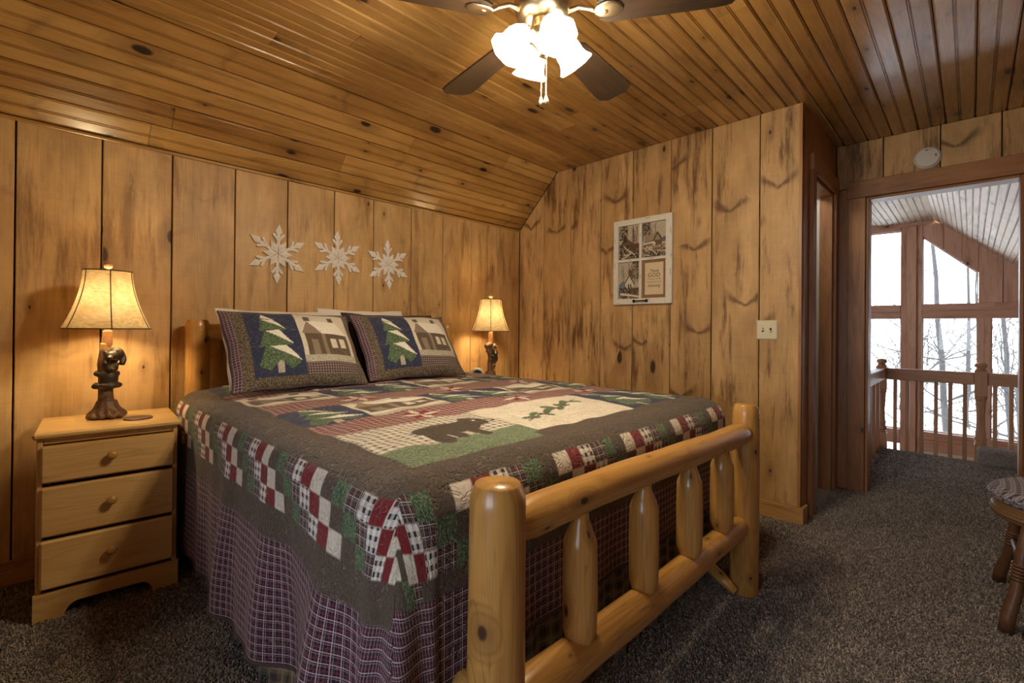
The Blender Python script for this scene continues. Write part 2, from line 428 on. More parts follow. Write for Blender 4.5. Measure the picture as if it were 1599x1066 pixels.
def plaid(name, a, b, c, p=.05):
    g = G(name); uv = g.n('ShaderNodeUVMap').outputs[0]; sp = g.n('ShaderNodeSeparateXYZ', {0: uv})
    def bd(s, w, o=0.0): return g.math('LESS_THAN', g.math('FRACT', g.math('ADD', g.math('DIVIDE', s, p), o)), w)
    f1 = g.math('MULTIPLY', g.math('ADD', bd(sp.outputs[0], .45), bd(sp.outputs[1], .45)), .5)
    f2 = g.math('MAXIMUM', bd(sp.outputs[0], .1, .3), bd(sp.outputs[1], .1, .3))
    col = g.mix(f1, a, b); col = g.mix(g.math('MULTIPLY', f2, .7), col, c)
    nz = g.noise(uv, 250, 2)
    return g.out(g.princ(color=col, rough=.95, sheen=.1, normal=g.bump(nz, .3, .002)))
M['skirt'] = plaid('bed_skirt_plaid', (.20, .13, .07), (.045, .035, .03), (.30, .22, .12))
M['gingham'] = plaid('gingham_cushion', (.36, .36, .42), (.05, .035, .045), (.16, .09, .10), .028)
M['darksham'] = plaid('dark_plaid_pillow', (.035, .03, .035), (.012, .01, .012), (.09, .07, .07), .02)

# ================================================================== THE SETTING
S = dict(kind='structure')
GAP = .003
# floor
fl = tag(mesh('floor', [(XL, YF, 0), (6.05, YF, 0), (6.05, .66, 0), (4.42, .66, 0), (4.42, B, 0), (XL, B, 0),
                        (XL, YF, -.25), (6.05, YF, -.25), (6.05, .66, -.25), (4.42, .66, -.25), (4.42, B, -.25), (XL, B, -.25)],
              [(0, 1, 2, 3, 4, 5), (11, 10, 9, 8, 7, 6)]+[(i, (i+6), (i+1) % 6+6, (i+1) % 6) for i in range(6)], M['carpet']), kind='structure')

# back wall: a dark backing with wide vertical pine boards
wb = tag(box('wall_back', XL, W+.11, B+.02, B+.12, 0, K+.04, M['backing'], c=.001), kind='structure')
xs = [XL, -1.24, -.945, -.65, -.352, -.053, .245, .534, .839, 1.138, 1.444, 1.739, 2.061, 2.365, 2.67, 2.983, W]
for i in range(len(xs)-1):
    dp = random.uniform(0, .003)
    V, F = prism([(xs[i]+GAP, .0), (xs[i+1]-GAP, .0), (xs[i+1]-GAP, K), (xs[i]+GAP, K)], .02, lambda u, v, w_, dp=dp: (u, B-dp-w_, v), .003)
    fixn(mesh('plank', V, F, M['wall'], wb, 2))

# right wall (head-side partition) following the slope at its top
wr = tag(mesh('wall_right', *prism([(A+.02, 0), (B, 0), (B, K), (J, C), (A+.02, C)], .09, lambda u, v, w_: (W+.02-w_, u, v), .001), M['backing']), kind='structure')
ys = [B, 2.811, 2.501, 2.192, 1.895, 1.584, 1.285, .98, A]
def roof(y): return C if y < J else C-(y-J)*(C-K)/(B-J)
for i in range(len(ys)-1):
    y1, y0 = ys[i]-GAP, ys[i+1]+(GAP if i < 7 else 0)
    top = [(y1, roof(y1))]+([(J, C)] if y0 < J < y1 else [])+[(y0, roof(y0))]
    dp = random.uniform(0, .003)
    V, F = prism([(y0, 0), (y1, 0)]+top, .02, lambda u, v, w_, dp=dp: (W+dp-w_, u, v), .003)
    fixn(mesh('plank', V, F, M['wall2'], wr, 2))

# closet return wall with its door opening
wc = tag(empty('wall_closet'), kind='structure')
def part(nm, x0, x1, y0, y1, z0, z1, m, par, g=2, c=.003): return box(nm, x0, x1, y0, y1, z0, z1, m, par, g, c)
part('plank', W, 3.47, A, A+.02, 0, C, M['trim'], wc); part('plank', 3.47, 3.86, A, A+.02, 2.21, C, M['trim'], wc)
part('plank', 3.866, D, A, A+.02, 2.21, C, M['trim'], wc); part('plank', 4.17, D, A, A+.02, 0, 2.205, M['trim'], wc)
part('stud_backing', W+.03, 3.55, A+.02, A+.1, 0, C, M['backing'], wc, c=.001); part('stud_backing', 4.17, D, A+.02, A+.083, 0, C, M['backing'], wc, c=.001)
part('stud_backing', 3.55, 4.17, A+.02, A+.1, 2.2, C, M['backing'], wc, c=.001)
t1 = tag(empty('trim_1'), kind='structure')
part('casing', 3.45, 3.55, A-.022, A, 0, 2.2, M['trim'], t1); part('casing', 4.17, 4.255, A-.022, A, 0, 2.2, M['trim'], t1)
part('casing', 3.45, 4.26, A-.026, A, 2.2, 2.31, M['trim'], t1, 0)
part('jamb', 3.55, 3.57, A, A+.115, 0, 2.2, M['trim'], t1); part('jamb', 4.15, 4.17, A, A+.082, 0, 2.2, M['trim'], t1); part('jamb', 3.57, 4.15, A, A+.115, 2.18, 2.2, M['trim'], t1, 0)
# the small white room behind it
wi = tag(empty('wall_inner'), kind='structure')
part('drywall', 3.4, 4.6, 1.35, 1.39, 0, C, M['whitewall'], wi); part('drywall', 3.38, 3.4, A+.12, 1.35, 0, C, M['whitewall'], wi)
part('drywall', 4.5, 4.54, .84, 1.35, 0, C, M['whitewall'], wi); part('drywall', 3.4, 4.5, A+.115, 1.35, 2.45, 2.49, M['whitewall'], wi)
part('drywall', 4.165, 4.19, A+.083, 1.35, 0, 2.45, M['whitewall'], wi)
V, F, UV = lathe([(0, 0), (.09, 0), (.085, -.03), (.05, -.055), (0, -.06)], 20); mesh('added_dome', V, F, emis('added_dome_glow', (1, .92, .8), 1.0), wi, smooth=True, loc=(3.75, 1.12, 2.45))  # unseen glowing dome, added to go with the fill light below
cl = bpy.data.lights.new('closet_fill_light', 'POINT'); cl.energy = 5; cl.color = (1, .95, .88); cl.shadow_soft_size = .06  # added fill that brightens the white strip seen past the jamb
clo = bpy.data.objects.new('closet_fill_light', cl); COL.objects.link(clo); clo.location = (3.75, 1.12, 2.34)

# doorway wall: boards over the header, casing, jamb
wd = tag(empty('wall_doorway'), kind='structure')
OY0, OY1, OZ = -.233, .555, 2.16
yb = [A, .457, .153, -.135, -.44, -.74, -1.04, -1.34, -1.64, YF]
for i in range(len(yb)-1):
    y1, y0 = yb[i]-GAP, yb[i+1]+GAP
    if y1 > .5 and i == 0:
        part('plank', D, D+.02, .6, y1, 0, 2.24, M['trim'], wd); part('plank', D, D+.02, y0, y1, 2.245, C, M['wall2'], wd)
    elif y1 > -.3:
        part('plank', D, D+.02, y0, y1, 2.22, C, M['wall2'], wd)
        if y0 < OY0-.1: part('plank', D, D+.02, y0, OY0-.09, 0, 2.217, M['wall2'], wd)
    else: part('plank', D, D+.02, y0, y1, 0, C, M['wall2'], wd)
for y0, y1, z0, z1 in ((OY1, A+.1, 0, C+.018), (YF, OY0, 0, C+.018), (OY0, OY1, OZ, C+.018)): part('stud_backing', D+.02, D+.115, y0, y1, z0, z1, M['backing'], wd, c=.001)
part('hall_face', D+.115, D+.135, OY1, 3.2, 0, C+.5, M['trim'], wd); part('hall_face', D+.115, D+.135, YF, OY0, 0, C+.5, M['trim'], wd); part('hall_face', D+.115, D+.135, OY0, OY1, OZ, C+.5, M['trim'], wd)
t2 = tag(empty('trim_2'), kind='structure')
part('casing', D-.022, D, OY1, OY1+.105, 0, OZ, M['trim'], t2); part('casing', D-.022, D, OY0-.105, OY0, 0, OZ, M['trim'], t2)
part('casing', D-.026, D, OY0-.115, OY1+.115, OZ, OZ+.124, M['trim'], t2, 1)
part('jamb', D, D+.135, OY1-.018, OY1, 0, OZ, M['trim'], t2); part('jamb', D, D+.135, OY0, OY0+.018, 0, OZ, M['trim'], t2); part('jamb', D, D+.135, OY0+.018, OY1-.018, OZ-.018, OZ, M['trim'], t2, 1)

# baseboards
tag(box('baseboard_back', XL, W-.02, B-.02, B, 0, .11, M['base'], None, 0), **S)
tag(box('baseboard_right', W-.02, W, A-.02, B, 0, .105, M['base'], None, 1), **S)
tag(box('baseboard_closet', W-.0, 3.37, A-.02, A, 0, .105, M['base'], None, 0), **S)

# ceiling boards: tongue and groove with a bead down the middle of each board
def bead_board(L, wd_, m, parent):
    "board along local x, face down (-z), width along y"
    h = .016; c = .007; b = .005
    pr = [(-wd_/2, h), (-wd_/2, c), (-wd_/2+c, 0), (-.006, 0), (-.004, b), (-.002, b), (0, 0), (.002, 0), (.004, b), (.006, b), (.008, 0), (wd_/2-c, 0), (wd_/2, c), (wd_/2, h)]
    n = len(pr)
    V = [(0, y, z) for y, z in pr]+[(L, y, z) for y, z in pr]
    F = [(i, i+1, n+i+1, n+i) for i in range(n-1)]+[(n-1, 0, n, 2*n-1)]+[tuple(range(n))[::-1], tuple(range(n, 2*n))]
    return mesh('plank', V, F, m, parent, 0)
def board_field(parent, x0, x1, place, count, wd_, m, joints=(1, 2)):
    for i in range(count):
        nj = random.choice(joints); cuts = sorted(random.uniform(x0+.4, x1-.4) for _ in range(nj))
        cuts = [x0]+[c for k, c in enumerate(cuts) if k == 0 or c-cuts[k-1] > .4]+[x1]
        for a_, b_ in zip(cuts[:-1], cuts[1:]):
            o = bead_board(b_-a_-.002, wd_-.004, m, parent); place(o, i, a_)
cf = tag(box('ceiling', XL, D+.13, YF, J+.08, C+.018, C+.12, M['backing'], c=.001), kind='structure')
bw = .1405; nfl = 22
def put_flat(o, i, x): o.location = (x, J-bw*(i+.5), C)
board_field(cf, XL+.4, D, put_flat, nfl, bw, M['ceil'], (1, 1, 2))
yrest = J-bw*nfl
part('rear_boards', XL, D, YF, yrest, C, C+.016, M['ceil'], cf, 0); part('rear_boards', XL, XL+.4, yrest, J, C, C+.016, M['ceil'], cf, 0)
# sloped part over the headboard
sl = math.hypot(B-J, C-K); ang = math.atan2(C-K, B-J)
cs = tag(empty('ceiling_slope'), kind='structure')
ny, nz = math.sin(ang), math.cos(ang)    # outward (up/back) normal of the slope
V, F = prism([(XL, 0), (W+.1, 0), (W+.1, sl+.05), (XL, sl+.05)], .08, lambda u, v, w_: (u, B-v*math.cos(ang)+ny*(.1+w_), K+v*math.sin(ang)+nz*(.1+w_)), .001)
fixn(mesh('slope_backing', V, F, M['backing'], cs))
sw = sl/5
def put_slope(o, i, x):
    v = sl-sw*(i+.5)
    o.location = (x, B-v*math.cos(ang), K+v*math.sin(ang)); o.rotation_euler = (-ang, 0, 0)
board_field(cs, XL+.4, W-.001, put_slope, 5, sw, M['ceil'], (1, 1, 2))
tag(box('trim_3', XL, W, B-.016, B, K-.016, K, M['ceil'], None, 0), **S)

# unseen walls that close the room: left wall with a window, front wall
wl = tag(empty('wall_left'), kind='structure')
WY0, WY1, WZ0, WZ1 = -.25, .95, .5, 1.6
for nm, y0, y1, z0, z1 in (('panel', YF, WY0, 0, C), ('panel', WY1, B, 0, C), ('panel', WY0, WY1, 0, WZ0), ('panel', WY0, WY1, WZ1, C)):
    part(nm, XL-.06, XL, y0, y1, z0, z1, M['wall'], wl)
w9 = tag(empty('window_9'), kind='structure')
part('sash', XL-.06, XL, WY0, WY0+.05, WZ0, WZ1, M['trim'], w9); part('sash', XL-.06, XL, WY1-.05, WY1, WZ0, WZ1, M['trim'], w9)
part('sash', XL-.06, XL, WY0+.05, WY1-.05, WZ0, WZ0+.05, M['trim'], w9, 1); part('sash', XL-.06, XL, WY0+.05, WY1-.05, WZ1-.05, WZ1, M['trim'], w9, 1)
part('pane', XL-.034, XL-.03, WY0+.05, WY1-.05, WZ0+.05, WZ1-.05, M['glass'], w9)
tag(box('wall_front', XL, D+.12, YF-.06, YF, 0, C, M['wall'], None, 2), **S)

# ------------------------------------------------------------------ loft edge, railing, great room
rl = empty('loft_railing', (6.05, .3, 0), label='turned pine loft railing with square balusters seen through the doorway', cat='railing')
RX = 6.05
def newel(x, y, par, ox=6.05, oy=.3):
    b = MB(); r = .043
    b.cbox(-r, r, -r, r, -.2, .16, .004); b.cbox(-r, r, -r, r, .60, .83, .004)
    prof = [(.040, .16), (.042, .175), (.034, .185), (.042, .2), (.042, .22), (.034, .232), (.036, .26), (.030, .30), (.028, .40), (.034, .52), (.036, .56), (.042, .575), (.042, .6)]
    b.add(*lathe(prof, 16)[:2])
    prof = [(.036, .83), (.04, .838), (.03, .848), (.03, .856), (.042, .866), (.044, .88), (.036, .896), (.016, .904), (.002, .906)]
    b.add(*lathe(prof, 16)[:2])
    return b.obj('newel_post', M['rail'], par, 2, loc=(x-ox, y-oy, 0))
newel(RX, .648, rl); newel(RX, -.066, rl); newel(RX, -1.3, rl); newel(4.47, .648, rl)
box('top_rail', -.035, .035, -.323, .305, .70, .812, M['rail'], rl, 1, .006); box('top_rail', -.035, .035, -1.557, -.409, .70, .812, M['rail'], rl, 1, .006)
box('top_rail', -1.537, -.043, .315, .381, .70, .812, M['rail'], rl, 0, .006)
bal = None
for y_ in (.54, .446, .34, .237, .137, .038, -.157, -.257, -.357, -.457, -.557, -.657):
    bal = box('baluster', -.015, .015, -.015, .015, -.12, .70, M['rail'], rl, 2, .003, loc=(0, y_-.3, 0)) if bal is None else like(bal, rl, (0, y_-.3, 0))
for k in range(5): like(bal, rl, (-.29-.25*k, .348, 0))
tag(box('floor_step', 5.86, 6.02, -1.3, -.04, .002, .155, M['carpet'], None, 1, .02), **S)
tag(box('trim_4', 4.42, 6.06, .66, .68, -.25, .06, M['whitewall'], None, 0), **S)
tag(box('baseboard_loft', 6.05, 6.07, -1.9, .68, -.25, -.01, M['rail'], None, 1), **S)

gw = tag(empty('wall_window'), kind='structure')
def gpart(nm, y0, y1, z0, z1, d=.0, m='trim', g=2): return part(nm, XW-d, XW+.12, y0, y1, z0, z1, M[m], gw, g, .004)
M['gtrim'] = wood('great_room_trim', (.60, .36, .24), (.50, .27, .17), (.34, .17, .095), stain=.4, rough=.45, vary=.3, knots=.7)
for y0, y1, d in ((.534, .60, .02), (.60, .72, .06), (.72, .783, .02)): gpart('post', y0, y1, -2.7, 2.8, d, 'gtrim')
gpart('post', -.135, -.07, -2.7, 1.39, .02, 'gtrim'); gpart('post', -.205, -.135, -2.7, 1.39, .02, 'gtrim')
gpart('post', 1.18, 1.3, -2.7, 2.8, .03, 'gtrim')
gpart('post', 1.9, 2.02, -2.7, 2.8, .03, 'gtrim'); gpart('post', -.9, -.78, -2.7, 1.39, .03, 'gtrim')
for (y0, y1) in ((.79, 1.18), (1.3, 1.9)):
    gpart('header', y0, y1, 2.755, 2.9, .01, 'gtrim', 1)
gpart('transom', -.9, .534, 1.38, 1.50, .015, 'gtrim', 1); gpart('transom', -.9, .534, 1.50, 1.60, .03, 'gtrim', 1)
for (y0, y1) in ((.79, 1.18), (1.3, 1.9)):
    gpart('transom', y0, y1, 1.38, 1.485, .015, 'gtrim', 1); gpart('transom', y0, y1, 1.485, 1.595, .03, 'gtrim', 1)
gpart('sill', -.9, .534, -.45, -.33, .05, 'gtrim', 1); gpart('apron', -.9, .534, -.62, -.455, .02, 'gtrim', 1)
for (y0, y1) in ((.79, 1.18), (1.3, 1.9)):
    gpart('sill', y0, y1, -.45, -.34, .05, 'gtrim', 1); gpart('apron', y0, y1, -.56, -.455, .02, 'gtrim', 1)
gpart('cream_panel', -.78, .534, -2.7, -.625, -.02, 'cream', 1)
GY, GZ, GS = .396, 2.857, .895       # flat/slope line of the great-room ceiling
def gz(y): return GZ-(GY-y)*GS if y < GY else GZ
# boards around the five-sided window, under the slope
for y0, y1 in ((.30, .534), (.10, .296), (-.072, .096)):
    V, F = prism([(y0, 2.632+(y0-.534)*.978), (y1, 2.632+(y1-.534)*.978), (y1, gz(y1)+.02), (y0, gz(y0)+.02)], .12, lambda u, v, w_: (XW-.01-w_, u, v), .004)
    fixn(mesh('plank', V, F, M['gtrim'], gw, 2))
V, F = prism([(.534, 2.64), (.534, 2.95), (GY, 2.95), (-1.35, 1.4), (-1.35, 1.3), (-.08, 1.42), (-.078, 2.045)], .05, lambda u, v, w_: (XW+.06-w_, u, v), .001)
fixn(mesh('gable_backing', V, F, M['gtrim'], gw, 2))
yy = -.075
while yy > -1.35:
    y1, y0 = yy, yy-.24
    V, F = prism([(y0, 1.595), (y1, 1.595), (y1, gz(y1)+.02), (y0, max(1.6, gz(y0)+.02))], .12, lambda u, v, w_: (XW-.01-w_, u, v), .004)
    fixn(mesh('plank', V, F, M['gtrim'], gw, 2)); yy -= .245
gpart('header', .39, 1.3, 2.80, 2.92, .012, 'gtrim', 1)
part('panel', XW, XW+.12, 2.02, 4.2, -2.7, 3.0, M['gtrim'], gw); part('panel', XW, XW+.12, -3.2, -.9, -2.7, 1.6, M['gtrim'], gw)
wins = [[(.783, 1.586), (1.18, 1.586), (1.18, 2.755), (.783, 2.755)], [(-.07, 1.59), (.534, 1.59), (.534, 2.632), (-.07, 2.04)], [(.783, -.34), (1.18, -.34), (1.18, 1.39), (.783, 1.39)],
        [(-.07, -.33), (.534, -.33), (.534, 1.40), (-.07, 1.40)], [(-.78, -.33), (-.205, -.33), (-.205, 1.40), (-.78, 1.40)], [(.783, -2.2), (1.18, -2.2), (1.18, -.56), (.783, -.56)],
        [(1.3, -.34), (1.9, -.34), (1.9, 1.39), (1.3, 1.39)], [(1.3, 1.586), (1.9, 1.586), (1.9, 2.755), (1.3, 2.755)]]
for i, wp in enumerate(wins):
    wo = tag(empty('window_%d' % (i+1)), kind='structure')
    inn = inset(wp, .012); n = len(wp); V = []; F = []
    for x_ in (XW+.05, XW+.09):
        V += [(x_, y_, z_) for y_, z_ in wp]+[(x_, y_, z_) for y_, z_ in inn]
    for k in range(n):
        j = (k+1) % n
        F += [(k, j, n+j, n+k), (2*n+k, 3*n+k, 3*n+j, 2*n+j), (n+k, n+j, 3*n+j, 3*n+k), (k, 2*n+k, 2*n+j, j)]
    fixn(mesh('sash', V, F, M['gtrim'], wo, 2))
    V, F = prism(inn, .006, lambda u, v, w_: (XW+.07-w_, u, v), .001)
    fixn(mesh('pane', V, F, M['glass'], wo))
# great-room ceiling boards
cg = tag(empty('ceiling_great_room'), kind='structure')
part('backing', D+.13, XW, GY, 4.2, GZ+.018, GZ+.1, M['backing'], cg, 0, .001)
ga = math.atan(GS); gl = 3.2/math.cos(ga)
V, F = prism([(D+.13, 0), (XW, 0), (XW, gl), (D+.13, gl)], .08, lambda u, v, w_: (u, GY-v*math.cos(ga)-math.sin(ga)*(.1+w_), GZ-v*math.sin(ga)+math.cos(ga)*(.1+w_)), .001)
fixn(mesh('backing', V, F, M['backing'], cg))
gbw = .135
def put_gflat(o, i, x): o.location = (x, GY+gbw*(i+.5), GZ)
board_field(cg, D+.14, XW, put_gflat, 12, gbw, M['white_pine'], (2, 3))
part('rear_boards', D+.14, XW, GY+gbw*12, 4.2, GZ, GZ+.016, M['white_pine'], cg, 0)
def put_gslope(o, i, x):
    v = gbw*(i+.5); o.location = (x, GY-v*math.cos(ga), GZ-v*math.sin(ga)); o.rotation_euler = (ga, 0, 0)
board_field(cg, D+.14, XW, put_gslope, 16, gbw, M['white_pine'], (2, 3))
tag(box('wall_great_room', D+.14, XW, 4.2, 4.26, -2.7, 3.0, M['gtrim'], None, 2), **S); tag(box('wall_great_room', D+.14, XW, -2.86, -2.8, -2.7, 1.0, M['gtrim'], None, 2), **S)
tag(box('floor_great_room', D+.14, XW, -2.8, 4.2, -2.76, -2.7, M['rail'], None, 0), **S)
tag(box('wall_under_loft', 4.42, 4.5, -2.8, 4.2, -2.7, -.25, M['gtrim'], None, 2), **S)

# outdoors: pale ground rising away, bare winter trees
gv = []; gf = []; nx, nyy = 24, 24
for i in range(nx+1):
    for j in range(nyy+1):
        x_ = 10.2+i*2.6; y_ = -30+j*2.6
        gv.append((x_, y_, -4.2+.07*(x_-10)+.35*math.sin(x_*.3+y_*.2)+.25*math.sin(y_*.5)))
for i in range(nx):
    for j in range(nyy): a_ = i*(nyy+1)+j; gf.append((a_, a_+nyy+1, a_+nyy+2, a_+1))
tag(mesh('ground', gv, gf, M['snowground'], smooth=True), kind='structure')
def tree(x_, y_, h, r, seed, label, lean=(0, 0)):
    rg = random.Random(seed); z0 = -4.2+.07*(x_-10)-.2
    t = empty('bare_tree', (x_, y_, z0), label=label, cat='tree', group='bare trees outside the great room')
    tr = MB(); br = MB(); pts = []; m = 9
    for i in range(m+1):
        q = i/m; pts.append(Vector((lean[0]*q+rg.uniform(-.05, .05)*h*.1, lean[1]*q+rg.uniform(-.05, .05)*h*.1, h*q)))
    tr.add(*tube(pts, [r*(1-.85*i/m) for i in range(m+1)], 7)[:2])
    def branch(p, d, L, rad, lev):
        path = [p]; dd = d.normalized()
        for k in range(4):
            dd = (dd+Vector((rg.uniform(-.3, .3), rg.uniform(-.3, .3), rg.uniform(-.12, .25)))).normalized(); path.append(path[-1]+dd*L/4)
        br.add(*tube(path, [rad*(1-.2*k) for k in range(5)], 4, False)[:2])
        if lev < 3:
            for k in range(4 if lev else 6):
                q = rg.choice(path[1:]); nd = (dd+Vector((rg.uniform(-1, 1), rg.uniform(-1, 1), rg.uniform(-.3, .8)))).normalized()
                branch(q, nd, L*.6, rad*.5, lev+1)
    for i in range(20):
        q = rg.uniform(.15, .97); p = pts[int(q*m)]; a_ = rg.uniform(0, 6.28)
        branch(p, Vector((math.cos(a_), math.sin(a_), rg.uniform(.0, .7))), h*.26*(1.15-q*.6), r*.32*(1.1-q), 1)
    tr.obj('trunk', M['bark_tree'], t, smooth=True); br.obj('branches', M['bark_tree'], t)
tree(17, -.85, 11, .13, 3, 'bare tree with a straight grey trunk behind the rightmost loft window', (.3, -.2))
tree(20, .35, 12, .11, 5, 'bare leaning tree outside the middle window above the railing', (.2, .9))
tree(15.5, .95, 9, .07, 8, 'slender bare tree outside, near the left edge of the middle window')
tree(24, 1.9, 12, .12, 11, 'bare tree far outside the left loft window', (.4, -.6))
tree(27, .1, 10, .10, 13, 'bare tree standing farthest away behind the middle loft window')
tree(14, -.15, 8, .045, 19, 'thin young bare tree outside, nearest behind the middle loft window', (.1, .1))
tree(22, -.95, 12, .09, 23, 'thin-branched bare tree outside behind the trunk in the rightmost window', (0, .5))
tree(19, -1.9, 11, .1, 17, 'bare tree outside beyond the right edge of the doorway', (0, .4))

# ================================================================== THE BED
def smoothstep(x, a, b):
    t = np.clip((x-a)/(b-a), 0, 1); return t*t*(3-2*t)
PX0, PX1, PY = .705, 2.26, .728      # foot posts
bed = empty('log_bed', (1.48, PY, 0), label='peeled golden log bed frame with footboard spindles', cat='bed')
def log_post(x, y, h, r, tiltx=0):
    prof = [(r*.97, 0), (r, .01), (r*1.01, h*.3), (r*.99, h*.7), (r*.97, h-.05), (r*.965, h-.036), (r*.93, h-.022), (r*.80, h-.004), (r*.77, h), (.002, h+.001)]
    V, F, UV = lathe(prof, 32); V = [(a+.0015*math.sin(5*c+a*40), b+.0015*math.cos(4*c), c) for a, b, c in V]
    o = mesh('post', V, F, M['log'], bed, uv=UV, smooth=True, loc=(x-1.48, y-PY, 0)); return o
log_post(PX0, PY, .848, .0635); log_post(PX1, PY, .846, .0585)
log_post(.634, 3.0, 1.21, .058); log_post(2.33, 3.0, 1.21, .058)
def log_rail(name, pts, rad, n=24):
    V, F, UV = tube(pts, rad, n); return mesh(name, V, F, M['log'], bed, uv=UV, smooth=True, loc=(-1.48, -PY, 0))
def rails(name, z0, z1, y, x0, x1, r0, r1, wob=.006):
    pts = []; rad = []; L = x1-x0
    for i in range(33):
        q = i/32; x = x0+L*q
        e = min(q*L, (1-q)*L)
        k = .72+.28*min(1, max(0, (e-.02)/.06))**.6
        pts.append((x, y+wob*math.sin(q*5+z0*9), z0+(z1-z0)*q+wob*math.sin(q*4+1))); rad.append((r0+(r1-r0)*q)*k*(1+.02*math.sin(q*23)))
    return log_rail(name, pts, rad)
rails('top_rail', .738, .733, PY, PX0+.02, PX1-.02, .047, .047)
rails('bottom_rail', .335, .318, PY, PX0+.02, PX1-.02, .052, .046)
rails('head_rail', 1.14, 1.14, 3.0, .64, 2.32, .045, .045); rails('head_rail', .62, .62, 3.0, .64, 2.32, .045, .045)
sp = None
for x in (1.008, 1.343, 1.675, 1.985):
    if sp is None:
        r = .0455
        prof = [(.02, .325), (.026, .352), (.037, .372), (r*.99, .40), (r, .45), (r*1.01, .54), (r*.98, .612), (.044, .628), (.034, .655), (.023, .682), (.019, .72)]
        V, F, UV = lathe(prof, 24); sp = mesh('spindle', V, F, M['log'], bed, uv=UV, smooth=True, loc=(x-1.48, 0, 0))
    else: like(sp, bed, (x-1.48, 0, 0), (0, 0, x*2))
for x in (.95, 1.3, 1.66, 2.0): like(sp, bed, (x-1.48, 3.0-PY, .14)).scale = (1, 1, 1.35)
for x in (.70, 2.265): 
    V, F, UV = tube([(x, PY+.03, .35), (x+.004, 1.5, .352), (x, 2.98, .35)], .04, 14); mesh('side_rail', V, F, M['log'], bed, uv=UV, smooth=True, loc=(-1.48, -PY, 0))
# slim brace from the foot of the far post back under the bed
V, F, UV = tube([(2.175, .735, .03), (2.19, .80, .06), (2.235, .93, .105), (2.29, 1.09, .16)], [.017, .026, .027, .026], 12); mesh('brace', V, F, M['log'], bed, uv=UV, smooth=True, loc=(-1.48, -PY, 0))
for x in (1.1, 1.5, 1.9): box('slat', x-1.53, x-1.43, .2, 2.2, .36, .38, M['stand'], bed, 1)
# mattress and box base, almost wholly under the quilt
def pad(name, x0, x1, y0, y1, z0, z1, r, m, label, cat):
    b = MB(); b.cbox(x0, x1, y0, y1, z0, z1, r); o = b.obj(name, m); return tag(o, label, cat)
pad('mattress', .62, 2.34, .92, 2.93, .392, .80, .06, M['linen'], 'thick white mattress under the patchwork quilt', 'mattress')

# ------------------------------------------------------------------ fabrics and the patchwork painter
CREAM = (.56, .50, .40); DK = (.035, .028, .026); BRN = (.075, .058, .040); TAN = (.30, .24, .16)
FAB = dict(
    brown=((.070, .052, .039), (.20, .155, .115), (0, .6, 0)), olive=((.060, .060, .036), (.13, .13, .08), (0, .8, 0)),
    green=((.045, .085, .040), (.26, .33, .20), (0, .95, 0)), red=((.20, .022, .026), (.11, .012, .015), (0, .8, 0)),
    cream=((.66, .60, .50), (.46, .39, .30), (0, .8, 0)), white=((.78, .74, .65), (.55, .48, .38), (0, .5, 0)),
    dkpl=((.030, .034, .030), (.55, .44, .40), (1, 0, 0)), wtpl=((.72, .67, .60), (.04, .035, .04), (0, 0, 1)),
    border=((.022, .014, .026), (.62, .44, .47), (.95, 0, 0)), navy=((.030, .035, .075), (.055, .06, .11), (0, .6, 0)),
    redpl=((.16, .045, .04), (.60, .50, .42), (1, 0, 0)), speck=((.060, .046, .033), (.36, .28, .19), (0, .95, 0)), check=((.62, .57, .48), (.10, .085, .07), (0, 0, .9)),
    bear=((.058, .042, .028), (.10, .075, .05), (0, .7, 0)), house=((.10, .072, .045), (.17, .13, .085), (0, .7, 0)), tanh=((.26, .20, .145), (.2, .15, .1), (0, .6, 0)),
    meadow=((.10, .145, .075), (.33, .36, .25), (0, .95, 0)), snowy=((.50, .46, .37), (.14, .12, .08), (0, 1, 0)))
class Paint:
    def __init__(s, w_, h_, res, fab):
        s.res = res; s.nx = int(w_/res)+1; s.ny = int(h_/res)+1
        X, Y = np.meshgrid((np.arange(s.nx)+.5)*res, (np.arange(s.ny)+.5)*res); s.X, s.Y = X, Y
        s.id = np.zeros((s.ny, s.nx), int); s.names = list(FAB); s.id[:] = s.names.index(fab)
    def rect(s, x0, x1, y0, y1, f): s.id[(s.X >= x0) & (s.X < x1) & (s.Y >= y0) & (s.Y < y1)] = s.names.index(f)
    def poly(s, pts, f):
        ins = np.zeros_like(s.id, bool); n = len(pts)
        for i in range(n):
            x1, y1 = pts[i-1]; x2, y2 = pts[i]
            if y1 == y2: continue
            c = ((y1 > s.Y) != (y2 > s.Y)) & (s.X < (x2-x1)*(s.Y-y1)/(y2-y1)+x1); ins ^= c
        s.id[ins] = s.names.index(f)
    def oval(s, cx, cy, rx, ry, f, ang=0):
        dx, dy = s.X-cx, s.Y-cy; c, sn = math.cos(ang), math.sin(ang)
        s.id[((dx*c+dy*sn)/rx)**2+((-dx*sn+dy*c)/ry)**2 < 1] = s.names.index(f)
    def get(s, a, b):
        i = np.clip((a/s.res).astype(int), 0, s.nx-1); j = np.clip((b/s.res).astype(int), 0, s.ny-1); return s.id[j, i]
def tree_block(p, x, y, w_, h_, rot=0):
    "pine tree block, tree points along +y; rot 1 points along +x"
    T = (lambda a, b: (x+a*w_, y+b*h_)) if not rot else (lambda a, b: (x+b*w_, y+a*h_))
    p.poly([T(0, 0), T(1, 0), T(1, 1), T(0, 1)], 'navy')
    tree_shape(p, T)
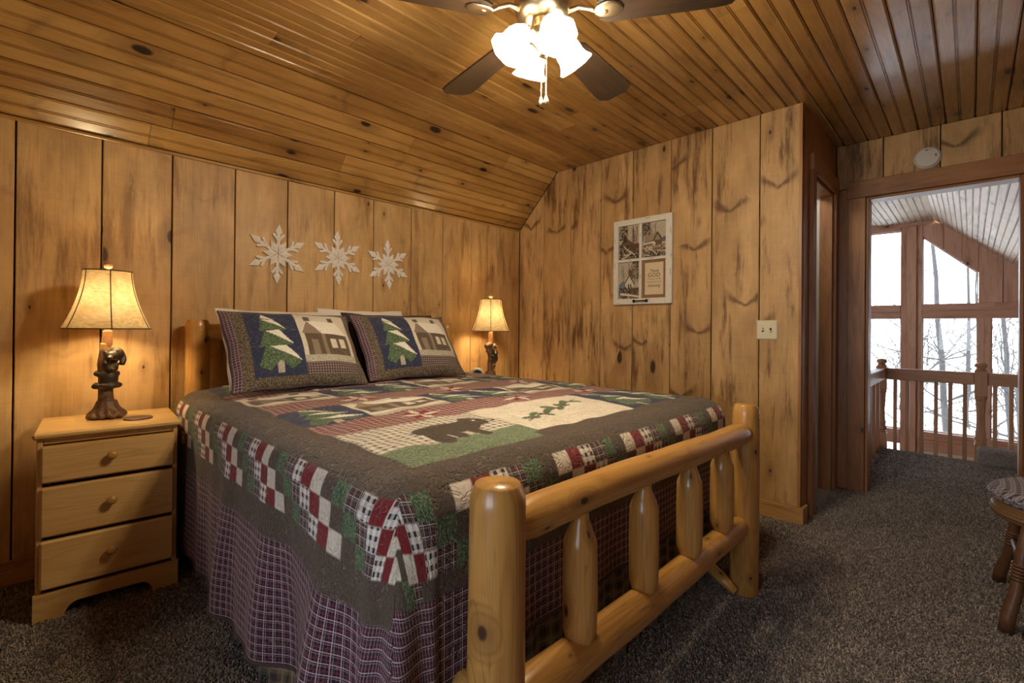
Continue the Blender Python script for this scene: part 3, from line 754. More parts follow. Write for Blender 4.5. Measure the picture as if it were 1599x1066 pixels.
def tree_shape(p, T):
    p.poly([T(.45, .02), T(.57, .02), T(.57, .20), T(.45, .20)], 'snowy')
    p.poly([T(.10, .13), T(.30, .05), T(.51, .19), T(.72, .06), T(.92, .14), T(.66, .44), T(.30, .44)], 'green'); p.poly([T(.30, .44), T(.64, .47), T(.96, .17)], 'white')
    p.poly([T(.16, .40), T(.84, .43), T(.58, .69), T(.34, .69)], 'green'); p.poly([T(.30, .68), T(.58, .70), T(.86, .44)], 'white')
    p.poly([T(.22, .66), T(.74, .67), T(.50, .88), T(.32, .90)], 'green'); p.poly([T(.32, .88), T(.50, .90), T(.76, .68)], 'white')
    p.poly([T(.28, .88), T(.56, .87), T(.36, 1.0)], 'green'); p.poly([T(.31, .91), T(.57, .865), T(.36, 1.0)], 'white')
def house_shape(p, T):
    p.poly([T(.06, .20), T(.95, .20), T(.95, .60), T(.06, .60)], 'house')
    p.poly([T(.40, .20), T(.47, .20), T(.47, .60), T(.40, .60)], 'tanh')
    p.poly([T(.16, .20), T(.30, .20), T(.30, .48), T(.16, .48)], 'tanh')
    p.poly([T(.56, .33), T(.68, .33), T(.68, .50), T(.56, .50)], 'cream'); p.poly([T(.74, .33), T(.86, .33), T(.86, .50), T(.74, .50)], 'cream')
    p.poly([T(.03, .60), T(.40, .60), T(.18, .86)], 'tanh'); p.poly([T(.40, .60), T(.97, .60), T(.80, .86), T(.18, .86)], 'white')
    p.poly([T(.14, .86), T(.26, .86), T(.26, .97), T(.14, .97)], 'house'); p.poly([T(.64, .86), T(.76, .86), T(.76, .97), T(.64, .97)], 'house')
def house_block(p, x, y, w_, h_):
    T = lambda a, b: (x+a*w_, y+b*h_)
    p.rect(x, x+w_, y, y+h_, 'cream'); house_shape(p, T); p.rect(x, x+w_, y, y+.1*h_, 'snowy')
def star_block(p, x, y, w_, h_):
    p.rect(x, x+w_, y, y+h_, 'redpl'); cx, cy = x+w_/2, y+h_/2; r = min(w_, h_)*.46
    for k in range(8):
        a = math.pi/4*k; b = a+math.pi/8; c = a-math.pi/8
        p.poly([(cx, cy), (cx+r*.5*math.cos(b), cy+r*.5*math.sin(b)), (cx+r*math.cos(a), cy+r*math.sin(a)), (cx+r*.5*math.cos(c), cy+r*.5*math.sin(c))], 'red' if k % 2 else 'cream')

# flat quilt: field 0..FW (x) by 0..FL (y from the foot), side drops OL, foot drop OF
FX0, FX1, FY0, FY1 = .64, 2.32, .965, 2.88
FW, FL = FX1-FX0, FY1-FY0; OL, OF = .80, .54
pt = Paint(FW+2*OL, FL+OF, .0035, 'brown')
ox, oy = OL, OF
def R(x0, x1, y0, y1, f): pt.rect(ox+x0, ox+x1, oy+y0, oy+y1, f)
pt.rect(0, OL-.40, 0, 9, 'border'); pt.rect(OL+FW+.40, 9, 0, 9, 'border'); pt.rect(0, 9, 0, OF-.335, 'border')
ps = .0625; seqL = ['green', 'dkpl', 'wtpl', 'red', 'cream', None]; seqF = ['cream', 'red', 'wtpl', 'dkpl', 'green', None]
for row in range(3):
    # left side: rows step towards the foot
    for k in range(-2, int(FL/ps)+8):
        s = seqL[(k-row) % 6]; y1 = FL+.12-k*ps
        if y1 < -.3: continue
        xx = -.12-(row+1)*ps
        if s: R(xx, xx+ps, y1-ps, y1, s); R(FW-xx-ps, FW-xx, y1-ps, y1, s)
    for k in range(-4, int(FW/ps)+5):
        s = seqF[(k-row) % 6]; x0 = .05+k*ps; yy = -.10-(row+1)*ps
        if s: R(x0, x0+ps, yy, yy+ps, s)
# the field of picture blocks
R(0, FW, 0, FL, 'brown')
def blk(fn, x, y, w_, h_, *a): fn(pt, ox+x, oy+y, w_, h_, *a)
rows = [(.42, .19, 's'), (.61, .29, 'b'), (.90, .2, 's'), (1.10, .30, 'c'), (1.40, .2, 's'), (1.60, .32, 'b')]
for (y0, h_, kind) in rows:
    xx = 0; k = 0
    while xx < FW-.05:
        if kind == 's':
            w_ = .26; (blk(star_block, xx, y0, w_, h_) if k % 2 else R(xx, xx+w_, y0, y0+h_, 'redpl'))
        else:
            t_ = (k+(kind == 'c')) % 3
            if t_ == 1: w_ = .36; blk(house_block, xx, y0, w_, h_)
            else: w_ = .25; blk(tree_block, xx, y0, w_, h_)
        xx += w_; k += 1
R(FW, FW+.1, 0, FL, 'brown')
# foot row: bear block, fishing-branch block, tree blocks
R(0, .54, .13, .42, 'check'); pt.poly([(ox, oy), (ox+.42, oy+.0), (ox+.62, oy+.10), (ox+.56, oy+.16), (ox+.25, oy+.12), (ox, oy+.15)], 'meadow'); R(0, .5, 0, .06, 'meadow')
for (cx, cy, rx, ry, a) in ((.31, .25, .135, .072, .05), (.44, .275, .06, .05, 0), (.49, .265, .035, .024, -.3), (.22, .17, .032, .065, .1), (.37, .165, .030, .06, 0), (.28, .165, .024, .05, 0), (.43, .325, .018, .018, 0)):
    pt.oval(ox+cx, oy+cy, rx, ry, 'bear', a)
pt.oval(ox+.45, oy+.285, .007, .007, 'white'); pt.oval(ox+.5, oy+.262, .012, .008, 'cream')
R(.54, 1.16, .06, .42, 'cream')
for k in range(9): pt.oval(ox+.66+k*.045, oy+.20+.012*k+.02*math.sin(k*2.1), .04, .016, 'green', .5 if k % 2 else -.5)
pt.poly([(ox+.62, oy+.17), (ox+1.08, oy+.31), (ox+1.08, oy+.318), (ox+.62, oy+.182)], 'house')
blk(tree_block, 1.16, .06, .26, .36); blk(tree_block, 1.42, .06, .26, .36)

FABB = np.array([FAB[k][0] for k in FAB]); FABL = np.array([FAB[k][1] for k in FAB]); FABX = np.array([FAB[k][2] for k in FAB], float)
def fabric_attrs(me, ids):
    n = len(me.vertices)
    for nm, arr in (('base', FABB), ('line', FABL), ('fx', FABX)):
        at = me.color_attributes.new(nm, 'FLOAT_COLOR', 'POINT'); c = np.ones((n, 4)); c[:, :3] = arr[ids]
        at.data.foreach_set('color', c.ravel())
def grid_faces(nx, ny):
    i, j = np.meshgrid(np.arange(nx-1), np.arange(ny-1)); a = (j*nx+i).ravel()
    return np.stack([a, a+1, a+nx+1, a+nx], 1)
def np_mesh(name, V, Q):
    me = bpy.data.meshes.new(name); n = len(Q)
    me.vertices.add(len(V)); me.vertices.foreach_set('co', V.ravel())
    me.loops.add(n*Q.shape[1]); me.loops.foreach_set('vertex_index', Q.ravel().astype(np.int32))
    me.polygons.add(n); me.polygons.foreach_set('loop_start', np.arange(0, n*Q.shape[1], Q.shape[1], dtype=np.int32))
    me.polygons.foreach_set('use_smooth', np.ones(n, bool)); me.update(calc_edges=True); return me

def quilt_surface(a, b):
    "flat cloth (a across, b along, field origin at its foot-left corner) -> xyz"
    p = np.maximum(0, -a); pr = np.maximum(0, a-FW); q = np.maximum(0, -b)
    px = np.maximum(p, pr); L = np.maximum(px, q); dx = np.where(pr > 0, pr, -p); dy = -q
    n = np.hypot(dx, dy)+1e-9; ux, uy = dx/n, dy/n; th = np.arctan2(q, px+1e-9)
    r = .10; f0 = .02
    arc = np.clip((L-f0)/r, 0, math.pi/2)
    out = np.minimum(L, f0)+r*np.sin(arc); z = .842-.10*np.minimum(L, f0)-r*(1-np.cos(arc))-np.maximum(0, L-f0-r*math.pi/2)
    hang = smoothstep(L, .14, .75)
    bx = np.clip(a, 0, FW)+FX0; by = np.maximum(b, 0)+FY0
    s = np.where(q > px, bx, 5-by)            # position along the rim
    wob = .016*np.sin(s*8.3+1)+.012*np.sin(s*17+.4)+.009*np.sin(s*29+2)
    near = smoothstep(-by, -2.6, -2.2)          # keep clear of the nightstands
    side = (q <= px)
    amp = np.where(side, 1.25*near+.25*(1-near), .45)
    out = out+hang*amp*(wob+.012*near)
    corner = np.sin(2*th)*(px > 0)*(q > 0)
    out = out+corner*hang*(.06+.035*np.sin(th*9))
    # one deep fold by the foot corner
    fy = by-1.17; out = out+side*(pr <= 0)*hang*(.05*np.exp(-((by-1.12)/.09)**2)-.035*np.exp(-((by-1.33)/.10)**2)+.03*np.exp(-((by-1.62)/.12)**2))
    x = bx+ux*out; y = by+uy*out
    inside = (L <= 0)
    cr = .018*np.sin(np.clip(a/FW, 0, 1)*math.pi)**.5*np.clip(b/.3, 0, 1)
    pk = .0035*(np.sin(a*31+2*np.sin(b*9))*np.sin(b*27+1.3*np.sin(a*8)))+.004*np.sin(a*5+b*7)
    z = z+np.where(inside, cr+pk, pk*.4*(1-hang))
    return np.stack([x, y, z], -1)
da = .0058
av = np.concatenate([np.arange(-OL, FW+.02, da), np.arange(FW+.02, FW+OL-.1, .02)])
bv = np.arange(-OF, FL, da)
AA, BB = np.meshgrid(av, bv)
# the hem is a little higher towards the foot
AA2 = np.where(AA < 0, AA*(1-.07*smoothstep(-BB, -1.6, -.1)), AA)
Vq = quilt_surface(AA2, BB).reshape(-1, 3)
me = np_mesh('quilt_top', Vq, grid_faces(len(av), len(bv)))
fabric_attrs(me, pt.get(AA.ravel()+OL, BB.ravel()+OF))
uvl = me.uv_layers.new(name='UVMap'); li = np.empty(len(me.loops), np.int32); me.loops.foreach_get('vertex_index', li)
uvl.data.foreach_set('uv', np.stack([AA.ravel(), BB.ravel()], 1)[li].ravel())
me.materials.append(M['quilt'])
quilt = empty('quilt', (1.48, 1.9, .84), label='patchwork lodge quilt with bear, pine tree and cabin blocks spread over the bed', cat='quilt')
qo = bpy.data.objects.new('quilt_top', me); COL.objects.link(qo); qo.parent = quilt; qo.location = (-1.48, -1.9, -.84)
# rolled binding around the hem
def hem(a, b): return tuple(quilt_surface(np.array([a*(1-.07*float(smoothstep(np.array([-b]), -1.6, -.1)[0])) if a < 0 else a]), np.array([b]))[0])
path = [hem(-OL, b) for b in np.arange(FL, -OF, -.02)]+[hem(a, -OF) for a in np.arange(-OL, FW+OL-.1, .02)]
V, F, UV = tube(path, .006, 6)
FAB_b = plain('dark_plum_binding', (.075, .045, .045), .95, 0, .4, 300)
mesh('binding', V, F, FAB_b, quilt, smooth=True, loc=(-1.48, -1.9, -.84))

# gathered bed skirt below the quilt
path = [(.60, y) for y in np.arange(2.9, .93, -.006)]+[(x, .93) for x in np.arange(.60, 2.36, .006)]+[(2.36, y) for y in np.arange(.93, 2.9, .02)]
V = []; F = []; UV = []; zs = [.50, .38, .26, .14, .07, .012]
for i, (x, y) in enumerate(path):
    s = i*.006
    for j, z in enumerate(zs):
        k = .35+.65*(1-z/.5); dpt = (.013*math.sin(s*52)+.008*math.sin(s*23+1))*k
        fl_ = .0 if not (i < 330) else -.012*k
        if x == .60: q = (x+dpt+fl_-.03*k, y, z)
        elif y == .93: q = (x, y+dpt-.03*k, z)
        else: q = (x+dpt+.02*k, y, z)
        V.append(q); UV.append((s, z))
m_ = len(zs)
for i in range(len(path)-1):
    for j in range(m_-1): F.append((i*m_+j, i*m_+j+1, (i+1)*m_+j+1, (i+1)*m_+j))
sk = tag(mesh('bed_skirt', V, F, M['skirt'], uv=UV, smooth=True), 'brown plaid gathered bed skirt hanging below the quilt to the carpet', 'bed skirt')
sk.modifiers.new('thickness', 'SOLIDIFY').thickness = .003

# ------------------------------------------------------------------ pillows
PW, PH = .67, .475
pp = Paint(PW, PH, .0025, 'speck')
pp.rect(0, .04, 0, 9, 'border'); pp.rect(.09, .33, .045, .44, 'navy')
tree_shape(pp, lambda a, b: (.09+a*.235, .055+b*.37))
pp.rect(.33, .62, .045, .44, 'cream'); house_shape(pp, lambda a, b: (.338+a*.272, .085+b*.335)); pp.rect(.33, .62, .11, .152, 'snowy'); pp.rect(.33, .62, .045, .11, 'dkpl')
def pillow(name, w_, h_, t, n=200, m=144, paint=None, mat=None, seed=0, flop=0.0):
    u = np.linspace(-1, 1, n); v = np.linspace(-1, 1, m); U_, V_ = np.meshgrid(u, v)
    th = t/2*np.power(np.clip(1-np.abs(U_)**2.6, 0, 1), .55)*np.power(np.clip(1-np.abs(V_)**2.6, 0, 1), .55)
    pin = 1-.045*(1-np.abs(V_)**2)*(np.abs(U_)**3); pin2 = 1-.06*(1-U_**2)*(np.abs(V_)**3)
    X = U_*w_/2*pin; Y = V_*h_/2*pin2
    rip = .004*np.sin(U_*9+seed)*np.sin(V_*7+seed*2)*(1-np.abs(U_)**4)*(1-np.abs(V_)**4)
    X = X+.0025*np.sin(V_*8+seed)*np.abs(U_)**6; Y = Y+.0025*np.sin(U_*9+seed)*np.abs(V_)**6
    Y = Y-flop*(np.abs(U_)**3)*(V_ > 0)*V_*.03
    fr = np.stack([X, Y, th+rip], -1).reshape(-1, 3); bk = np.stack([X, Y, -th*.8], -1).reshape(-1, 3)
    Q = grid_faces(n, m); VV = np.concatenate([fr, bk]); QQ = np.concatenate([Q, Q[:, ::-1]+n*m])
    me = np_mesh(name, VV, QQ)
    if paint is not None:
        ids = paint.get((U_.ravel()+1)*w_/2, (V_.ravel()+1)*h_/2); fabric_attrs(me, np.concatenate([ids, np.full(n*m, paint.names.index('border'))]))
    li = np.empty(len(me.loops), np.int32); me.loops.foreach_get('vertex_index', li)
    uvv = np.tile(np.stack([(U_.ravel()+1)*w_/2, (V_.ravel()+1)*h_/2], 1), (2, 1))
    me.uv_layers.new(name='UVMap').data.foreach_set('uv', uvv[li].ravel())
    me.materials.append(mat)
    o = bpy.data.objects.new(name, me); COL.objects.link(o)
    rim = [(float(X[0, i]), float(Y[0, i]), 0) for i in range(n)]+[(float(X[j, -1]), float(Y[j, -1]), 0) for j in range(1, m)]+[(float(X[-1, i]), float(Y[-1, i]), 0) for i in range(n-2, -1, -1)]+[(float(X[j, 0]), float(Y[j, 0]), 0) for j in range(m-2, 0, -1)]
    return o, rim
def place_pillow(o, x, yb, zb, lean, rz=0, ry=0):
    "bottom-edge centre at (x, yb, zb), leaning back by angle lean from vertical"
    h_ = o.dimensions.y if o.dimensions.y else PH
    mt = Matrix.Translation((x, yb, zb)) @ Matrix.Rotation(rz, 4, 'Z') @ Matrix.Rotation(math.pi/2-lean, 4, 'X') @ Matrix.Rotation(ry, 4, 'Z') @ Matrix.Translation((0, h_/2, 0))
    o.matrix_world = mt
def sham(x, yb, zb, lean, rz, ry, label, seed):
    o, rim = pillow('patchwork_pillow', PW, PH, .17, paint=pp, mat=M['sham'], seed=seed)
    tag(o, label, 'pillow', 'patchwork pillows on the bed'); bpy.context.view_layer.update(); place_pillow(o, x, yb, zb, lean, rz, ry)
    V, F, UV = tube(rim+[rim[0]], .004, 6); mesh('piping', V, F, FAB_b, o, smooth=True)
    return o
sham(.975, 2.385, .868, math.radians(37), math.radians(1), math.radians(-1), 'patchwork pillow with pine tree and cabin, nearest the left lamp', 1)
sham(1.68, 2.415, .870, math.radians(37), math.radians(-3), math.radians(0), 'patchwork pillow with pine tree and cabin, nearest the corner lamp', 4)
def plainp(nm, w_, h_, t, x, yb, zb, lean, mat, label, rz=0):
    o, rim = pillow(nm, w_, h_, t, 36, 28, mat=mat, seed=x*9); bpy.context.view_layer.update(); place_pillow(o, x, yb, zb, lean, rz)
    V, F, UV = tube(rim+[rim[0]], .003, 6); mesh('seam', V, F, mat, o, smooth=True)
    return tag(o, label, 'pillow', 'sleeping pillows behind the shams')
plainp('white_pillow', .64, .485, .15, 1.005, 2.60, .862, math.radians(33), M['linen'], 'white pillow behind the patchwork pillow nearest the left lamp')
plainp('white_pillow', .60, .475, .15, 1.545, 2.71, .862, math.radians(25), M['linen'], 'white pillow behind the patchwork pillow nearest the corner lamp')
plainp('dark_pillow', .69, .485, .13, 1.715, 2.575, .864, math.radians(34), M['darksham'], 'dark plaid pillow squeezed behind the right patchwork pillow')

# ================================================================== NIGHTSTANDS
def nightstand(loc, rz, label, w_=.455, d=.42, h=.75):
    t = empty('nightstand', loc, rz, label, 'nightstand', 'pine nightstands beside the bed')
    a = w_/2; st = M['stand']
    b = MB(); b.cbox(-a-.012, a+.012, -.014, d, h-.026, h, .008); b.obj('top', st, t, 0)
    box('side_panel', -a, -a+.018, .006, d-.01, .0, h-.027, st, t, 2); box('side_panel', a-.018, a, .006, d-.01, .0, h-.027, st, t, 2)
    box('back_panel', -a+.019, a-.019, d-.02, d-.012, .06, h-.028, st, t, 2)
    box('front_rail', -a+.0185, a-.0185, .012, .03, h-.05, h-.027, st, t, 0)
    # plinth with an arched cut-out
    pts = [(-a-.006, 0), (-a+.085, 0)]
    for k in range(7): q = k/6*math.pi/2; pts.append((-a+.085+.045*(1-math.cos(q))+.0, .055*math.sin(q)))
    pts2 = [(-x, z) for x, z in pts][::-1]
    out = pts+pts2+[(a+.006, .112), (-a-.006, .112)]
    n = len(out); V = [(x, -.002, z) for x, z in out]+[(x, .016, z) for x, z in out]
    F = [tuple(range(n)), tuple(range(n, 2*n))[::-1]]+[(i, n+i, n+(i+1) % n, (i+1) % n) for i in range(n)]
    fixn(mesh('plinth', V, F, st, t, 0))
    zs_ = [(.128, .320), (.336, .532), (.549, .696)]
    for z0, z1 in zs_:
        b = MB(); b.cbox(-a+.012, a-.012, -.012, .02, z0, z1, .007); dr = b.obj('drawer', st, t, 0)
        prof = [(.008, 0), (.008, .008), (.011, .013), (.017, .019), (.0185, .025), (.015, .031), (.007, .0335), (.0005, .034)]
        V, F, UV = lathe(prof, 18); kb = mesh('knob', V, F, M['log'], dr, uv=UV, smooth=True, loc=(0, -.012, (z0+z1)/2+.012), rot=(math.pi/2, 0, 0))
    return t
ns1 = nightstand((.247, 2.605, 0), math.radians(-4), 'pine three-drawer nightstand with knobs on the left of the bed')
ns2 = nightstand((2.685, 2.56, 0), math.radians(1), 'pine nightstand in the corner, mostly hidden behind the bed', h=.742)

# ================================================================== BEAR LAMPS
def blob(name, parts, mat, parent, voxel=.0045, smooth=6):
    b = MB()
    for p in parts:
        if p[0] == 's': b.add(*ball(p[1], p[2], 14, 9))
        else: b.add(*tube(p[1], p[2], 10)[:2])
    o = fixn(b.obj(name, mat, parent, smooth=True))
    r = o.modifiers.new('fuse', 'REMESH'); r.mode = 'VOXEL'; r.voxel_size = voxel; r.use_smooth_shade = True
    s = o.modifiers.new('soften', 'SMOOTH'); s.factor = .5; s.iterations = smooth
    return o
def lamp(loc, label, variant, energy):
    t = empty('bear_lamp', loc, 0, label, 'lamp', 'bear table lamps')
    rg = random.Random(variant+3)
    roots = [('s', (0, 0, .022), (.062, .056, .02))]
    for k in range(11):
        a = k/11*6.283+rg.uniform(-.2, .2); r = .058+rg.uniform(0, .018)
        roots.append(('t', [(math.cos(a)*.02, math.sin(a)*.02, .075), (math.cos(a+.1)*.036, math.sin(a+.1)*.036, .04), (math.cos(a+.15)*r, math.sin(a+.15)*r, .014)], [.018, .015, .011]))
        roots.append(('s', (math.cos(a+.3)*(r-.006), math.sin(a+.3)*(r-.006), .012), (.017, .017, .011)))
    blob('root_base', roots, M['bronze'], t, .004, 2)
    if variant == 0:
        blob('trunk', [('t', [(0, 0, .03), (-.004, 0, .10), (-.006, 0, .18), (-.012, 0, .25), (-.006, .004, .315)], [.036, .029, .027, .025, .022]),
                       ('t', [(-.02, -.01, .145), (-.05, -.014, .158)], [.012, .009]), ('t', [(-.012, -.02, .10), (-.02, -.036, .108)], [.013, .012]), ('t', [(.01, 0, .05), (.03, -.01, .07)], [.016, .008])], M['bronze'], t, .004, 3)
        # lower cub hugging the trunk, upper cub looking down over it
        blob('bear_cub', [('s', (.004, -.022, .185), (.036, .032, .048)), ('s', (.002, -.026, .150), (.041, .034, .018)), ('s', (.012, -.030, .232), (.027, .026, .024)), ('s', (.012, -.055, .226), (.013, .016, .011)),
                          ('s', (-.012, -.026, .250), (.009, .006, .009)), ('s', (.035, -.026, .248), (.009, .006, .009)), ('t', [(-.024, -.02, .20), (-.038, .0, .205), (-.03, .02, .21)], [.013, .012, .011]),
                          ('t', [(.032, -.02, .20), (.036, .0, .205), (.02, .02, .21)], [.013, .012, .011]), ('t', [(-.03, -.03, .15), (-.044, -.012, .148), (-.036, .014, .155)], [.014, .013, .011]), ('t', [(.034, -.03, .15), (.042, -.012, .15), (.03, .014, .155)], [.014, .013, .011])], M['bear'], t, .0035, 4)
        blob('bear_cub', [('s', (.030, -.004, .295), (.032, .034, .030)), ('s', (.012, -.03, .288), (.026, .024, .022)), ('s', (.004, -.056, .279), (.012, .015, .010)), ('s', (-.010, -.024, .306), (.008, .006, .009)), ('s', (.030, -.032, .308), (.008, .006, .009)),
                          ('t', [(.05, -.004, .29), (.056, -.012, .265), (.05, -.026, .245)], [.016, .014, .012]), ('t', [(.0, -.02, .27), (-.008, -.03, .255), (-.002, -.04, .248)], [.012, .011, .010]), ('t', [(.038, .02, .28), (.02, .026, .25), (.0, .022, .23)], [.016, .014, .012])], M['bear'], t, .0035, 4)
        # bark-coloured top of the trunk
        blob('branch_top', [('t', [(-.006, .004, .30), (-.005, .002, .345)], [.022, .021])], M['bark'], t, .004, 1)
    else:
        blob('trunk', [('t', [(0, 0, .03), (.0, 0, .10), (-.006, 0, .16), (.004, 0, .23), (0, .004, .31)], [.032, .025, .021, .017, .017]), ('t', [(.008, 0, .08), (.03, -.01, .115), (.05, -.012, .128)], [.016, .012, .007]),
                       ('t', [(-.006, 0, .19), (-.03, -.006, .235), (-.056, -.008, .250)], [.015, .012, .009]), ('t', [(-.01, -.01, .165), (-.026, -.018, .172)], [.010, .009])], M['bronze'], t, .004, 3)
        blob('bear_cub', [('s', (.034, -.012, .185), (.033, .032, .040)), ('s', (.036, -.02, .228), (.025, .024, .023)), ('s', (.022, -.04, .222), (.012, .014, .010)), ('s', (.018, -.016, .248), (.008, .006, .008)), ('s', (.056, -.012, .248), (.008, .006, .008)),
                          ('t', [(.02, -.03, .20), (.0, -.03, .205), (-.012, -.022, .205)], [.013, .011, .010]), ('t', [(.03, -.03, .155), (.008, -.032, .15), (-.006, -.024, .152)], [.015, .013, .011])], M['bear'], t, .0035, 4)
        blob('bear_cub', [('s', (-.046, -.008, .290), (.026, .024, .024)), ('s', (-.012, -.006, .300), (.034, .024, .022)), ('s', (.036, -.012, .285), (.020, .019, .019)), ('s', (.044, -.030, .278), (.009, .012, .008)), ('s', (.03, -.01, .304), (.006, .005, .007)), ('s', (.048, -.008, .303), (.006, .005, .007)),
                          ('t', [(-.05, -.01, .28), (-.05, -.012, .258), (-.044, -.012, .250)], [.012, .011, .011]), ('t', [(.01, -.02, .29), (.008, -.026, .262), (.004, -.02, .25)], [.011, .010, .009])], M['bronze'], t, .0035, 4)
        blob('branch_top', [('t', [(0, .004, .30), (0, .002, .345)], [.018, .018])], M['bark'], t, .004, 1)
    V, F, UV = lathe([(.0185, .335), (.0185, .40), (.012, .402), (.012, .43)], 16); mesh('stem', V, F, M['socket'], t, smooth=False)
    # bell shade of six gores with dark piping
    prof = []; R0, R1, z0, z1 = .163, .091, .412, .676
    for i in range(13):
        q = i/12; prof.append((R1+(R0-R1)*((1-q)**1.75), z0+(z1-z0)*q))
    n = 48; V = []; F = []
    for (r, z) in prof:
        for k in range(n):
            a = 2*math.pi*k/n; g_ = 1-.028*math.sin(((k % 8)/8)*math.pi); V.append((r*g_*math.cos(a), r*g_*math.sin(a), z))
    for i in range(12):
        for k in range(n): j = (k+1) % n; F.append((i*n+k, i*n+j, (i+1)*n+j, (i+1)*n+k))
    sh = mesh('lamp_shade', V, F, M['shade'], t, smooth=True, rot=(0, 0, math.radians(30 if variant == 0 else -13)))
    for k in range(6):
        pa = [Vector((r*1.003*math.cos(2*math.pi*(k*8+4+.0)/48-2*math.pi*4/48), r*1.003*math.sin(2*math.pi*(k*8)/48), z)) for r, z in prof]
        Vt, Ft, _ = tube(pa, .0022, 5); mesh('gore_seam', Vt, Ft, M['shade_trim'], sh)
    for (r, z) in (prof[0], prof[-1]):
        ring = [(r*(1-.028*math.sin(((k % 8)/8)*math.pi))*math.cos(2*math.pi*k/48), r*(1-.028*math.sin(((k % 8)/8)*math.pi))*math.sin(2*math.pi*k/48), z) for k in range(49)]
        Vt, Ft, _ = tube(ring, .0028, 5); mesh('shade_rim', Vt, Ft, M['shade_trim'], sh)
    hp = MB()
    for s in (-1, 1):
        hp.add(*tube([(s*.012, 0, .425), (s*.045, 0, .47), (s*.05, 0, .56), (s*.03, 0, .65), (0, 0, .682)], .0018, 5)[:2])
    for k in range(3): a = k*2.094; hp.add(*tube([(0, 0, .676), (math.cos(a)*R1*.97, math.sin(a)*R1*.97, .674)], .0018, 5)[:2])
    hp.obj('harp', M['nickel'], t, smooth=True)
    V, F, UV = lathe([(.005, .68), (.006, .688), (.014, .692), (.0175, .703), (.014, .714), (.002, .718)], 16); mesh('finial', V, F, M['socket'], t, smooth=True)
    V, F = ball((0, 0, .53), (.024, .024, .034), 14, 9); mesh('bulb', V, F, M['bulb'], t, smooth=True)
    l = bpy.data.lights.new('lamp_bulb_light', 'POINT'); l.energy = energy; l.color = (1, .80, .46); l.shadow_soft_size = .05
    o = bpy.data.objects.new('lamp_bulb_light', l); COL.objects.link(o); o.parent = t; o.location = (0, 0, .53)
    return t
M['bulb'] = emis('warm_bulb', (1, .75, .4), 20.0)
l1 = lamp((.25, 2.86, .75), 'bear lamp with tan bell shade on the left nightstand', 0, 9)
l2 = lamp((2.685, 2.87, .742), 'bear lamp with tan bell shade in the far corner', 1, 9)
for nm in ('bulb',):
    for o in COL.objects:
        if o.name.startswith('bulb'): o.visible_shadow = True
# coaster on the left nightstand
V, F, UV = lathe([(.0, .0), (.052, .0), (.054, .002), (.054, .005), (.051, .007), (.0, .007)], 32)
tag(mesh('coaster', V, F, M['coaster'], smooth=False, loc=(.35, 2.735, .75)), 'round brown coaster on the left nightstand beside the bear lamp', 'coaster')
# small white clock with a dark face, half hidden behind the quilt
ck = empty('table_clock', (2.46, 2.78, .742), math.radians(-41), 'small white arched clock with dark face behind the bed edge', 'clock')
V, F, UV = lathe([(.042, -.018), (.054, -.018), (.057, -.012), (.057, .012), (.054, .018), (.042, .018), (.042, -.018)], 32, False)
mesh('rim', V, F, M['whiteplastic'], ck, smooth=False, loc=(0, 0, .066), rot=(math.pi/2, 0, 0))
V, F, UV = lathe([(.0, -.01), (.045, -.01), (.045, .01), (.0, .01)], 32); mesh('face', V, F, M['dark'], ck, loc=(0, 0, .066), rot=(math.pi/2, 0, 0))
box('foot', -.035, .035, -.02, .02, 0, .012, M['whiteplastic'], ck)

# ================================================================== ON THE WALLS
# snowflakes
def ridge(poly, th, c=None):
    "flat polygon plate whose face rises to a ridge point"
    n = len(poly); cx = sum(p[0] for p in poly)/n if c is None else c[0]; cy = sum(p[1] for p in poly)/n if c is None else c[1]
    V = [(x, 0, y) for x, y in poly]+[(x, -th*.65, y) for x, y in poly]+[(cx, -th, cy)]
    F = [tuple(range(n))]+[(i, (i+1) % n, n+(i+1) % n, n+i) for i in range(n)]+[(n+i, n+(i+1) % n, 2*n) for i in range(n)]
    return V, F
def snowflake(x, z, rot, label, src):
    t = empty('snowflake', (x, B-.001, z), 0, label, 'wall decor', 'wooden snowflakes over the bed'); t.rotation_euler = (0, rot, 0)
    if src is None:
        src = {}
        V, F = ridge([(.003, .0), (.044, .0235), (.090, .0), (.044, -.0235)], .022); src['petal'] = (V, F)
        V, F = ridge([(.104, .0), (.138, .022), (.188, .0), (.138, -.022)], .018); src['tip'] = (V, F)
        V, F = ridge([(.030, .0), (.052, -.010), (.128, -.009), (.128, .009), (.052, .010)], .015); src['stem'] = (V, F)
        V, F = ridge([(.0, -.008), (.046, -.009), (.056, .0), (.046, .009), (.0, .008), (-.004, 0)], .016); src['barb'] = (V, F)
        for k in src:
            src[k] = fixn(mesh(k, src[k][0], src[k][1], M['snow']))
    first = not src.get('used')
    for k in range(6):
        a = -(math.pi/2+k*math.pi/3)
        def put(nm, ang, loc=(0, 0, 0)):
            o = src[nm] if (first and nm not in placed) else like(src[nm]); placed.add(nm)
            o.parent = t; o.rotation_euler = (0, ang, 0); o.location = loc
        if k == 0: placed = set() if first else {'petal', 'tip', 'stem', 'barb'}
        put('petal', a+math.pi/6); put('stem', a); put('tip', a)
        c, s = math.cos(a), math.sin(a)
        base = (.082*c, -.001, -.082*s)
        put('barb', a-math.radians(38), base); put('barb', a+math.radians(38), base)
    src['used'] = True
    return src
sf = snowflake(1.077, 1.632, .03, 'white wooden snowflake nearest the left lamp', None)
sf = snowflake(1.466, 1.650, -.04, 'white wooden snowflake in the middle of the three', sf)
sf = snowflake(1.856, 1.644, -.06, 'white wooden snowflake nearest the corner', sf)

